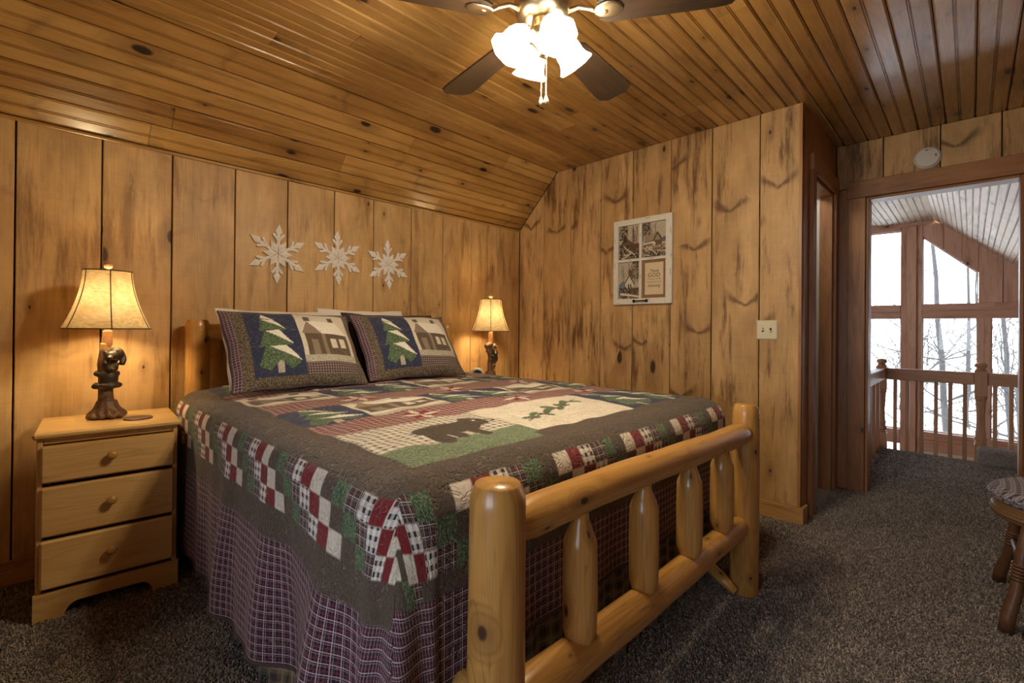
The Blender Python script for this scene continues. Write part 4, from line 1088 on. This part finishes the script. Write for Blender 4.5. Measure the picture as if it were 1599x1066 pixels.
# window-sash picture frame on the right wall: local x runs to the right (world -y), local y up, local z out (world -x)
pf = empty('picture_frame', (W-.001, 1.8045, 1.704), 0, 'white distressed four-pane window frame with sketches and a motto', 'picture frame')
pf.rotation_euler = Matrix(((0, 0, -1), (-1, 0, 0), (0, 1, 0))).to_euler()
FWd, FHt = .491, .662; a, b = FWd/2, FHt/2; fw = M['framew']
box('frame_stile', -a, -a+.042, -b, b, 0, .026, fw, pf, 1, .002); box('frame_stile', a-.05, a, -b, b, 0, .026, fw, pf, 1, .002)
box('frame_rail', -a+.042, a-.05, b-.045, b, 0, .026, fw, pf, 0, .002); box('frame_rail', -a+.042, a-.05, -b, -b+.045, 0, .026, fw, pf, 0, .002)
xm, ym = -.012, .012
box('muntin', xm-.0105, xm+.0105, -b+.045, b-.045, .004, .022, fw, pf, 1, .002); box('muntin', -a+.042, xm-.0105, ym-.0105, ym+.0105, .004, .022, fw, pf, 0, .002); box('muntin', xm+.0105, a-.05, ym-.0105, ym+.0105, .004, .022, fw, pf, 0, .002)
box('back_board', -a+.04, a-.048, -b+.04, b-.04, .001, .004, M['dark'], pf)
# printed sketches: generic winter cottages in brown and grey ink
def print_mat():
    g = G('sepia_print'); c = g.n('ShaderNodeVertexColor', layer_name='ink').outputs[0]
    uv = g.n('ShaderNodeTexCoord').outputs['Object']; n = g.noise(uv, 160, 3, .7)
    c = g.mix(g.math('MULTIPLY', g.ss(n, .42, .62), .35), c, (.05, .035, .022)); return g.out(g.princ(color=c, rough=.6))
M['print'] = print_mat()
class Ink:
    def __init__(s, w_, h_, n=170):
        s.w, s.h = w_, h_; s.nx = n; s.ny = int(n*h_/w_); s.X, s.Y = np.meshgrid(np.linspace(0, 1, s.nx), np.linspace(0, 1, s.ny)); s.c = np.zeros((s.ny, s.nx, 3)); s.c[:] = (.50, .43, .32)
    def poly(s, pts, col):
        ins = np.zeros(s.X.shape, bool)
        for i in range(len(pts)):
            x1, y1 = pts[i-1]; x2, y2 = pts[i]
            if y1 == y2: continue
            ins ^= ((y1 > s.Y) != (y2 > s.Y)) & (s.X < (x2-x1)*(s.Y-y1)/(y2-y1)+x1)
        s.c[ins] = col
    def dot(s, x, y, r, col): s.c[((s.X-x)*s.w/s.h)**2+(s.Y-y)**2 < r*r] = col
    def line(s, x1, y1, x2, y2, wd_, col):
        dx, dy = x2-x1, y2-y1; L = math.hypot(dx, dy); nx, ny = -dy/L*wd_/2, dx/L*wd_/2
        s.poly([(x1+nx, y1+ny), (x2+nx, y2+ny), (x2-nx, y2-ny), (x1-nx, y1-ny)], col)
    def build(s, name, x0, y0, parent):
        V = np.stack([x0+s.X*s.w, y0+s.Y*s.h, np.full(s.X.shape, .0052)], -1).reshape(-1, 3)
        me = np_mesh(name, V, grid_faces(s.nx, s.ny)); at = me.color_attributes.new('ink', 'FLOAT_COLOR', 'POINT')
        c = np.ones((len(V), 4)); c[:, :3] = s.c.reshape(-1, 3); at.data.foreach_set('color', c.ravel()); me.materials.append(M['print'])
        o = bpy.data.objects.new(name, me); COL.objects.link(o); o.parent = parent; return o
DKI, MDI, LTI, WHI = (.035, .022, .014), (.13, .085, .05), (.33, .26, .17), (.66, .60, .48)
pw1 = xm-.0105-(-a+.042); pw2 = a-.05-(xm+.0105); phT = b-.045-(ym+.0105); phB = ym-.0105-(-b+.045)
rg = random.Random(5)
def woods(k, n, y0, y1, x0=0, x1=1, col=DKI):
    for _ in range(n):
        x = rg.uniform(x0, x1); t_ = rg.uniform(y0, y1); k.line(x, rg.uniform(.35, .5), x+rg.uniform(-.06, .06), t_, rg.uniform(.006, .022), col)
        for _ in range(4): yy = rg.uniform(.5, t_); k.line(x, yy, x+rg.uniform(-.12, .12), yy+rg.uniform(.02, .1), .006, col)
def bushes(k, n, y0, y1, x0=0, x1=1, cols=(DKI, MDI, LTI)):
    for _ in range(n*3): k.dot(rg.uniform(x0, x1), rg.uniform(y0, y1), rg.uniform(.008, .03), rg.choice(cols))
k = Ink(pw1, phT); woods(k, 8, .8, 1.0, .55, 1); bushes(k, 60, .6, 1, 0, .4); k.poly([(.1, .5), (.35, .72), (.42, .6), (.75, .45), (.8, .35), (.1, .35)], MDI); k.poly([(.15, .5), (.27, .75), (.38, .52)], DKI)
bushes(k, 140, .0, .45, cols=(DKI, DKI, MDI)); 
for (p, q) in (((.2, .42), (.36, .30)), ((.36, .30), (.6, .2)), ((.6, .2), (.35, .08)), ((.35, .08), (.1, .03)), ((.6, .2), (.75, .12)), ((.2, .12), (.45, .15))): k.line(*p, *q, .035, WHI)
k.poly([(.45, .45), (.95, .45), (.95, .3), (.5, .3)], (.12, .045, .03)); k.build('sketch_print', -a+.042, ym+.0105, pf)
k = Ink(pw2, phT); woods(k, 12, .8, 1.0, 0, .55); bushes(k, 70, .65, 1, 0, .3); k.poly([(.05, .45), (.15, .62), (.6, .70), (.45, .48)], LTI); k.poly([(.45, .48), (.62, .70), (.8, .48), (.8, .33), (.1, .33), (.1, .45)], MDI)
k.line(.45, .47, .62, .71, .03, DKI); k.line(.62, .71, .82, .48, .03, DKI); k.poly([(.5, .48), (.62, .65), (.75, .48)], LTI); k.poly([(.05, .42), (.5, .46), (.5, .40), (.08, .37)], WHI)
k.poly([(.42, .33), (.55, .33), (.55, .42), (.42, .42)], WHI); k.poly([(.8, .5), (.9, .57), (1, .48), (1, .42), (.8, .42)], (.12, .11, .16)); bushes(k, 120, .0, .34, cols=(DKI, MDI, MDI)); bushes(k, 20, .25, .33, cols=((.45, .26, .12), WHI))
for (p, q) in (((.1, .2), (.4, .22)), ((.4, .22), (.6, .06)), ((.1, .08), (.3, .05)), ((.6, .18), (.95, .15))): k.line(*p, *q, .028, WHI)
k.build('sketch_print', xm+.0105, ym+.0105, pf)
k = Ink(pw1, phB); woods(k, 16, .75, 1.0, .0, 1); bushes(k, 60, .55, 1, .65, 1); k.poly([(.3, .42), (.5, .62), (.68, .42), (.68, .25), (.35, .25)], WHI); k.line(.25, .40, .5, .64, .035, DKI); k.line(.5, .64, .75, .38, .035, DKI)
k.poly([(.45, .6), (.6, .6), (.6, .74), (.52, .82), (.45, .74)], MDI); k.line(.40, .74, .66, .74, .02, DKI); 
for x in (.43, .53): k.poly([(x, .3), (x+.06, .3), (x+.06, .4), (x, .4)], DKI)
k.poly([(0, .4), (.2, .5), (.3, .4), (.3, .3), (0, .3)], (.16, .19, .22)); bushes(k, 110, .0, .3, cols=(DKI, MDI)); k.line(.05, .14, .5, .1, .07, WHI); k.line(.5, .1, .95, .05, .05, WHI); k.build('sketch_print', -a+.042, -b+.045, pf)
# motto card on a brown mat
box('mat_board', xm+.0105, a-.05, -b+.045, ym-.0105, .004, .007, M['burlap'], pf, 0, .001)
box('motto_card', xm+.034, a-.074, -b+.070, ym-.031, .007, .0095, M['paper'], pf, 0, .001)
ccx = (xm+.034+a-.074)/2
def words(s, y, size, m, shear=0, sp=1.0):
    cu = bpy.data.curves.new('lettering', 'FONT'); cu.body = s; cu.size = size; cu.align_x = 'CENTER'; cu.shear = shear; cu.space_character = sp; cu.extrude = .0003
    tmp = bpy.data.objects.new('tmp', cu); COL.objects.link(tmp); bpy.context.view_layer.update()
    me = bpy.data.meshes.new_from_object(tmp.evaluated_get(bpy.context.evaluated_depsgraph_get())); bpy.data.objects.remove(tmp)
    me.name = 'lettering'; me.materials.clear(); me.materials.append(m); o = bpy.data.objects.new('lettering', me); COL.objects.link(o); o.parent = pf; o.location = (ccx, y, .0098); return o
words('Thank', -.092, .030, M['ink'], .35); words('GOD', -.128, .042, M['ink'], 0, 1.1); words('TODAY FOR', -.151, .0195, M['inkl']); words("TOMORROW'S", -.173, .0175, M['inkl']); words('blessing', -.203, .032, M['ink'], .35)
# paint chips and the pull handle
for (x, y, l_, v) in ((-a+.012, -.02, .03, 1), (-a+.01, .18, .02, 1), (a-.012, .2, .04, 1), (a-.012, -.1, .05, 1), (a-.006, .02, .03, 1), (.05, b-.012, .04, 0), (-.1, ym+.001, .03, 0), (.09, ym+.001, .035, 0), (xm, .2, .025, 1), (xm, -.12, .03, 1), (.06, -b+.035, .04, 0), (-.2, -b+.01, .012, 0), (-.215, b-.02, .01, 0)):
    zz = .0262 if abs(x) > .06 or abs(y) > .2 else .0222
    box('paint_chip', x-(.0012 if v else l_/2), x+(.0012 if v else l_/2), y-(l_/2 if v else .0012), y+(l_/2 if v else .0012), zz-.001, zz+.0003, M['chip'], pf, 0, .0002)
hd = MB(); hd.add(*tube([(-.05, 0, .006), (-.045, 0, .016), (-.02, 0, .022), (.02, 0, .022), (.045, 0, .016), (.05, 0, .006)], [.006, .006, .0045, .0045, .006, .006], 8)[:2])
for s in (-1, 1): hd.add(*ball((s*.053, 0, .006), (.013, .013, .007), 12, 7))
hd.obj('handle', M['iron'], pf, smooth=True, loc=(-.005, -b+.024, .026))

# light switch
sw_ = empty('light_switch', (W-.0005, .931, 1.183), 0, 'ivory double light switch plate on the plank wall', 'light switch'); sw_.rotation_euler = pf.rotation_euler
V, F = prism([(-.062, -.062), (.062, -.062), (.062, .062), (-.062, .062)], .008, lambda u, v, w_: (u, v, .008+w_), .007); fixn(mesh('plate', V, F, M['ivory'], sw_))
for s, up in ((-.023, 1), (.023, -1)):
    box('toggle_slot', s-.006, s+.006, -.013, .013, .007, .0086, M['chip'], sw_, 0, .0003)
    box('toggle', s-.0045, s+.0045, -.010+.006*up, .004+.006*up, .008, .019, M['ivory'], sw_, 0, .002)
    for q in (-.03, .03):
        V, F, UV = lathe([(0, 0), (.0032, 0), (.0028, .0012), (0, .0015)], 10); mesh('screw', V, F, M['nickel'], sw_, loc=(s, q, .008))
# smoke detector over the doorway
sd = empty('smoke_detector', (D-.0005, .217, 2.366), 0, 'round white smoke detector above the doorway', 'smoke detector'); sd.rotation_euler = pf.rotation_euler
V, F, UV = lathe([(0, 0), (.072, 0), (.072, .010), (.068, .012), (0, .012)], 40); mesh('base', V, F, M['whiteplastic'], sd)
V, F, UV = lathe([(0, .012), (.064, .012), (.066, .016), (.066, .026), (.060, .033), (.02, .035), (0, .035)], 40); mesh('cover', V, F, M['whiteplastic'], sd, smooth=False)
box('sounder_slot', .040, .046, -.004, .014, .034, .0355, M['dark'], sd, 0, .0003); box('label_plate', -.012, .004, .044, .050, .0318, .0338, M['chip'], sd, 0, .0003); box('test_button', .008, .02, .046, .05, .0318, .0336, M['inkl'], sd, 0, .0003)

# ================================================================== CEILING FAN
fan = empty('ceiling_fan', (1.293, 1.119, C), 0, 'dark-bladed ceiling fan with four lit frosted glass shades', 'ceiling fan')
V, F, UV = lathe([(.0, 0), (.068, 0), (.068, -.012), (.05, -.05), (.02, -.062), (0, -.062)], 28); mesh('canopy', V, F, M['nickel'], fan, smooth=True)
V, F, UV = lathe([(.012, -.06), (.012, -.13)], 14); mesh('downrod', V, F, M['nickel'], fan, smooth=True)
V, F, UV = lathe([(.0, -.12), (.03, -.12), (.085, -.15), (.105, -.19), (.105, -.24), (.09, -.275), (.05, -.285), (.0, -.285)], 32); mesh('motor_housing', V, F, M['nickel'], fan, smooth=True)
V, F, UV = lathe([(.0, -.28), (.042, -.285), (.042, -.31), (.055, -.325), (.055, -.35), (.035, -.37), (.018, -.39), (.018, -.41), (0, -.415)], 28); mesh('light_fitter', V, F, M['nickel'], fan, smooth=True)
ZB = -.29
# blade: local x outwards
def blade_mesh():
    pts = []; r0, r1 = .20, .665
    up = []
    for i in range(17):
        q = i/16; x = r0+(r1-r0)*q; hw = .056+.024*min(1, q*1.25)
        e = (r1-x); hw *= min(1, .55+.45*math.sqrt(max(0, min(1, e/.035)))); hw *= min(1, .7+.3*min(1, (x-r0)/.03)); up.append((x, hw))
    out = up+[(x, -h_) for x, h_ in up[::-1]]; n = len(out)
    V = [(x, y, .004) for x, y in out]+[(x, y, -.004) for x, y in out]
    F = [tuple(range(n)), tuple(range(n, 2*n))[::-1]]+[(i, n+i, n+(i+1) % n, (i+1) % n) for i in range(n)]
    return V, F
V, F = blade_mesh(); bl = fixn(mesh('blade', V, F, M['blade'], None, 0))
ib = MB(); ib.add(*tube([(.09, 0, .02), (.13, 0, .028), (.17, 0, .012), (.2, 0, -.004)], [.010, .008, .008, .010], 8)[:2]); ib.add(*ball((.235, 0, -.0065), (.052, .036, .006), 16, 7)); ib.add(*ball((.225, 0, -.009), (.014, .012, .006), 10, 6))
iron = ib.obj('blade_iron', M['nickel'], smooth=True)
for k in range(5):
    a = yaw+math.pi+2*math.pi*k/5
    o = bl if k == 0 else like(bl); o.parent = fan; o.location = (0, 0, ZB+.012); o.rotation_euler = (math.radians(-11), 0, a); o.rotation_mode = 'XYZ'
    i_ = iron if k == 0 else like(iron); i_.parent = o
def tulip():
    prof = [(.021, 0), (.026, -.009), (.039, -.027), (.047, -.048), (.049, -.066), (.049, -.080), (.054, -.096), (.063, -.110), (.067, -.115)]
    n = 32; V = []; F = []
    for i, (r, z) in enumerate(prof):
        for k in range(n):
            a = 2*math.pi*k/n; f = 1+(.03*math.cos(8*a) if i > 6 else 0); V.append((r*f*math.cos(a), r*f*math.sin(a), z))
    m = len(prof)
    for i in range(m-1):
        for k in range(n): j = (k+1) % n; F.append((i*n+k, (i+1)*n+k, (i+1)*n+j, i*n+j))
    return V, F
V, F = tulip(); shd = mesh('glass_shade', V, F, M['fanglass'], smooth=True); md = shd.modifiers.new('thick', 'SOLIDIFY'); md.thickness = .003
for k in range(4):
    th = math.radians(-18.6)+k*math.pi/2; d = (Fh*math.cos(th)+Rh*math.sin(th)); d = Vector((d.x, d.y, 0)).normalized()
    pa = [Vector((0, 0, -.325))+d*.035, Vector((0, 0, -.312))+d*.05, Vector((0, 0, -.312))+d*.06, Vector((0, 0, -.322))+d*.068]
    V, F, UV = tube(pa, [.007, .007, .008, .02], 10); arm = mesh('lamp_arm', V, F, M['nickel'], fan, smooth=True)
    o = shd if k == 0 else like(shd); o.parent = fan
    ax = (Vector((0, 0, -1))*math.cos(math.radians(36))+d*math.sin(math.radians(36))).normalized()
    o.rotation_mode = 'QUATERNION'; o.rotation_quaternion = Vector((0, 0, -1)).rotation_difference(ax); o.location = Vector((0, 0, -.322))+d*.067
    l = bpy.data.lights.new('fan_bulb_light', 'POINT'); l.energy = 14; l.color = (1, .82, .56); l.shadow_soft_size = .04
    lo = bpy.data.objects.new('fan_bulb_light', l); COL.objects.link(lo); lo.parent = fan; lo.location = Vector((0, 0, -.322))+d*.067+ax*.135
for (s, zb) in ((-.004, -.555), (.014, -.55)):
    p0 = Rh*s
    V, F, UV = tube([(p0.x, p0.y, -.40), (p0.x, p0.y, zb)], .0016, 6); ch = mesh('pull_chain', V, F, M['nickel'], fan)
    V, F, UV = lathe([(.002, zb+.002), (.004, zb-.004), (.009, zb-.018), (.010, zb-.026), (.006, zb-.034), (.001, zb-.036)], 14); mesh('fob', V, F, M['nickel'], ch, smooth=True, loc=(p0.x, p0.y, 0))

# ================================================================== RATTAN STOOL AT THE RIGHT EDGE
st = empty('rattan_stool', (2.95, -.325, 0), 0, 'dark rattan stool with gingham seat cushion at the right edge', 'stool')
def leg(fx, fy, tx, ty):
    pts = [(fx, fy, .006), (fx*.93+tx*.07, fy*.93+ty*.07, .06), (fx*.62+tx*.38, fy*.62+ty*.38, .15), (fx*.45+tx*.55, fy*.45+ty*.55, .24), (fx*.3+tx*.7, fy*.3+ty*.7, .33), (tx, ty, .43)]
    V, F, UV = tube(pts, [.024, .023, .021, .021, .022, .022], 14); o = mesh('leg', V, F, M['rattan'], st, smooth=True)
    c = Vector(pts[3]); rb = MB()
    for k in range(5): z_ = c.z-.03+k*.013; q = (z_-.15)/.09; p = Vector(pts[2]).lerp(Vector(pts[3]), q) if q < 1 else Vector(pts[3]).lerp(Vector(pts[4]), (z_-.24)/.09); rb.add(*tube([(p.x+.0235*math.cos(t_), p.y+.0235*math.sin(t_), z_+.002*math.sin(t_)) for t_ in np.linspace(0, 6.283, 15)], .006, 5)[:2])
    rb.obj('wrapping', M['rattan'], o, smooth=True)
    return pts
lp = [leg(-.262, .222, -.17, .15), leg(.262, .226, .17, .15), leg(-.262, -.222, -.17, -.15), leg(.262, -.222, .17, -.15)]
for (i, j) in ((0, 1), (1, 3), (3, 2), (2, 0)):
    p, q = Vector(lp[i][3]), Vector(lp[j][3]); V, F, UV = tube([p, p.lerp(q, .5)+Vector((0, 0, .01)), q], .011, 10); mesh('stretcher', V, F, M['rattan'], st, smooth=True)
    p, q = Vector(lp[i][3]), Vector(lp[i][5]).lerp(Vector(lp[j][5]), .35); V, F, UV = tube([p, p.lerp(q, .6)+Vector((0, 0, .0)), q], .010, 8); mesh('bent_brace', V, F, M['rattan'], st, smooth=True)
rim = MB()
for k in range(5):
    z_ = .415+k*.012; r_ = .250+.006*math.sin(k*1.3); rim.add(*tube([(r_*math.cos(t_), r_*math.sin(t_), z_) for t_ in np.linspace(0, 6.283, 41)], .010, 6)[:2])
rim.obj('woven_rim', M['wicker'], st, smooth=True)
V, F, UV = lathe([(.001, .415), (.244, .415), (.244, .455), (.001, .455)], 32); mesh('seat_base', V, F, M['wicker'], st)
prof = [(.001, .468), (.245, .468), (.262, .478), (.268, .497), (.262, .516), (.238, .530), (.15, .538), (.001, .541)]
V, F, _ = lathe(prof, 48); UV = [(x, y+(z-.54)*1.0) for x, y, z in V]; mesh('cushion', V, F, M['gingham'], st, uv=UV, smooth=True)
V, F, _ = tube([(.268*math.cos(t_), .268*math.sin(t_), .499) for t_ in np.linspace(0, 6.283, 49)], .005, 6); mesh('cushion_piping', V, F, M['gingham'], st, uv=[(v[0], v[1]) for v in V], smooth=True)
V, F = ball((0, 0, .021), (.021, .021, .021), 18, 12); bb = MB(); bb.add(V, F); bb.add(*lathe([(.004, .034), (.010, .041), (.010, .046), (.002, .048)], 12)[:2])
tag(bb.obj('brass_ball', M['brass'], smooth=True, loc=(2.665, -.165, 0)), 'small brass ball foot on the carpet by the stool leg', 'brass ball')

# ================================================================== CARPET PILE
def pile(name, x0, x1, y0, y1, sp, hgt, wid, keep):
    nx, ny = int((x1-x0)/sp), int((y1-y0)/sp)
    X, Y = np.meshgrid(x0+np.arange(nx)*sp, y0+np.arange(ny)*sp); X = X.ravel()+RNG.uniform(-.5, .5, nx*ny)*sp; Y = Y.ravel()+RNG.uniform(-.5, .5, nx*ny)*sp
    k = keep(X, Y); X, Y = X[k], Y[k]; n = len(X)
    a = RNG.uniform(0, 6.283, n); ln = RNG.uniform(.0, .9, n)*hgt; la = RNG.uniform(0, 6.283, n)+.0
    hh = hgt*RNG.uniform(.65, 1.1, n)*(1+.15*np.sin(X*7+Y*3)*np.sin(Y*6-X*2))
    V = np.zeros((n, 6, 3))
    for i in range(3):
        t_ = a+i*2.094; V[:, i, 0] = X+np.cos(t_)*wid*.75; V[:, i, 1] = Y+np.sin(t_)*wid*.75
        t2 = t_+.9; V[:, 3+i, 0] = X+np.cos(la)*ln+np.cos(t2)*wid; V[:, 3+i, 1] = Y+np.sin(la)*ln+np.sin(t2)*wid; V[:, 3+i, 2] = hh
    b_ = (np.arange(n)*6)[:, None]
    T = np.concatenate([b_+np.array(t)[None] for t in ((0, 1, 4), (0, 4, 3), (1, 2, 5), (1, 5, 4), (2, 0, 3), (2, 3, 5), (3, 4, 5))])
    me = np_mesh(name, V.reshape(-1, 3), T); me.polygons.foreach_set('use_smooth', np.zeros(len(T), bool)); me.materials.append(M['pile'])
    o = bpy.data.objects.new(name, me); COL.objects.link(o); return tag(o, 'grey-brown speckled frieze carpet pile covering the bedroom floor', 'carpet', None, 'stuff')
def keep(X, Y):
    d_ = X*cF.x+Y*cF.y; u = (X*cR.x+Y*cR.y)/np.maximum(d_, .01)
    vis = (d_ > .9) & (np.abs(u) < 1.16)
    bed_ = (X > .70) & (X < 2.30) & (Y > 1.02); nsd = (X > .05) & (X < .46) & (Y > 2.72)
    dec = np.where(np.hypot(X, Y) > 2.6, RNG.uniform(0, 1, len(X)) < .55, True)
    return vis & ~bed_ & ~nsd & dec & ~((X > W-.01) & (Y > A-.01))
pile('carpet_pile', -.1, D, -.75, B-.03, .0062, .010, .0026, keep)
ho = pile('carpet_pile', D, 6.03, -.6, .63, .009, .011, .004, lambda X, Y: ~((X > 5.84) & (Y < -.02)))
ho['label'] = 'grey carpet pile on the loft landing beyond the doorway'
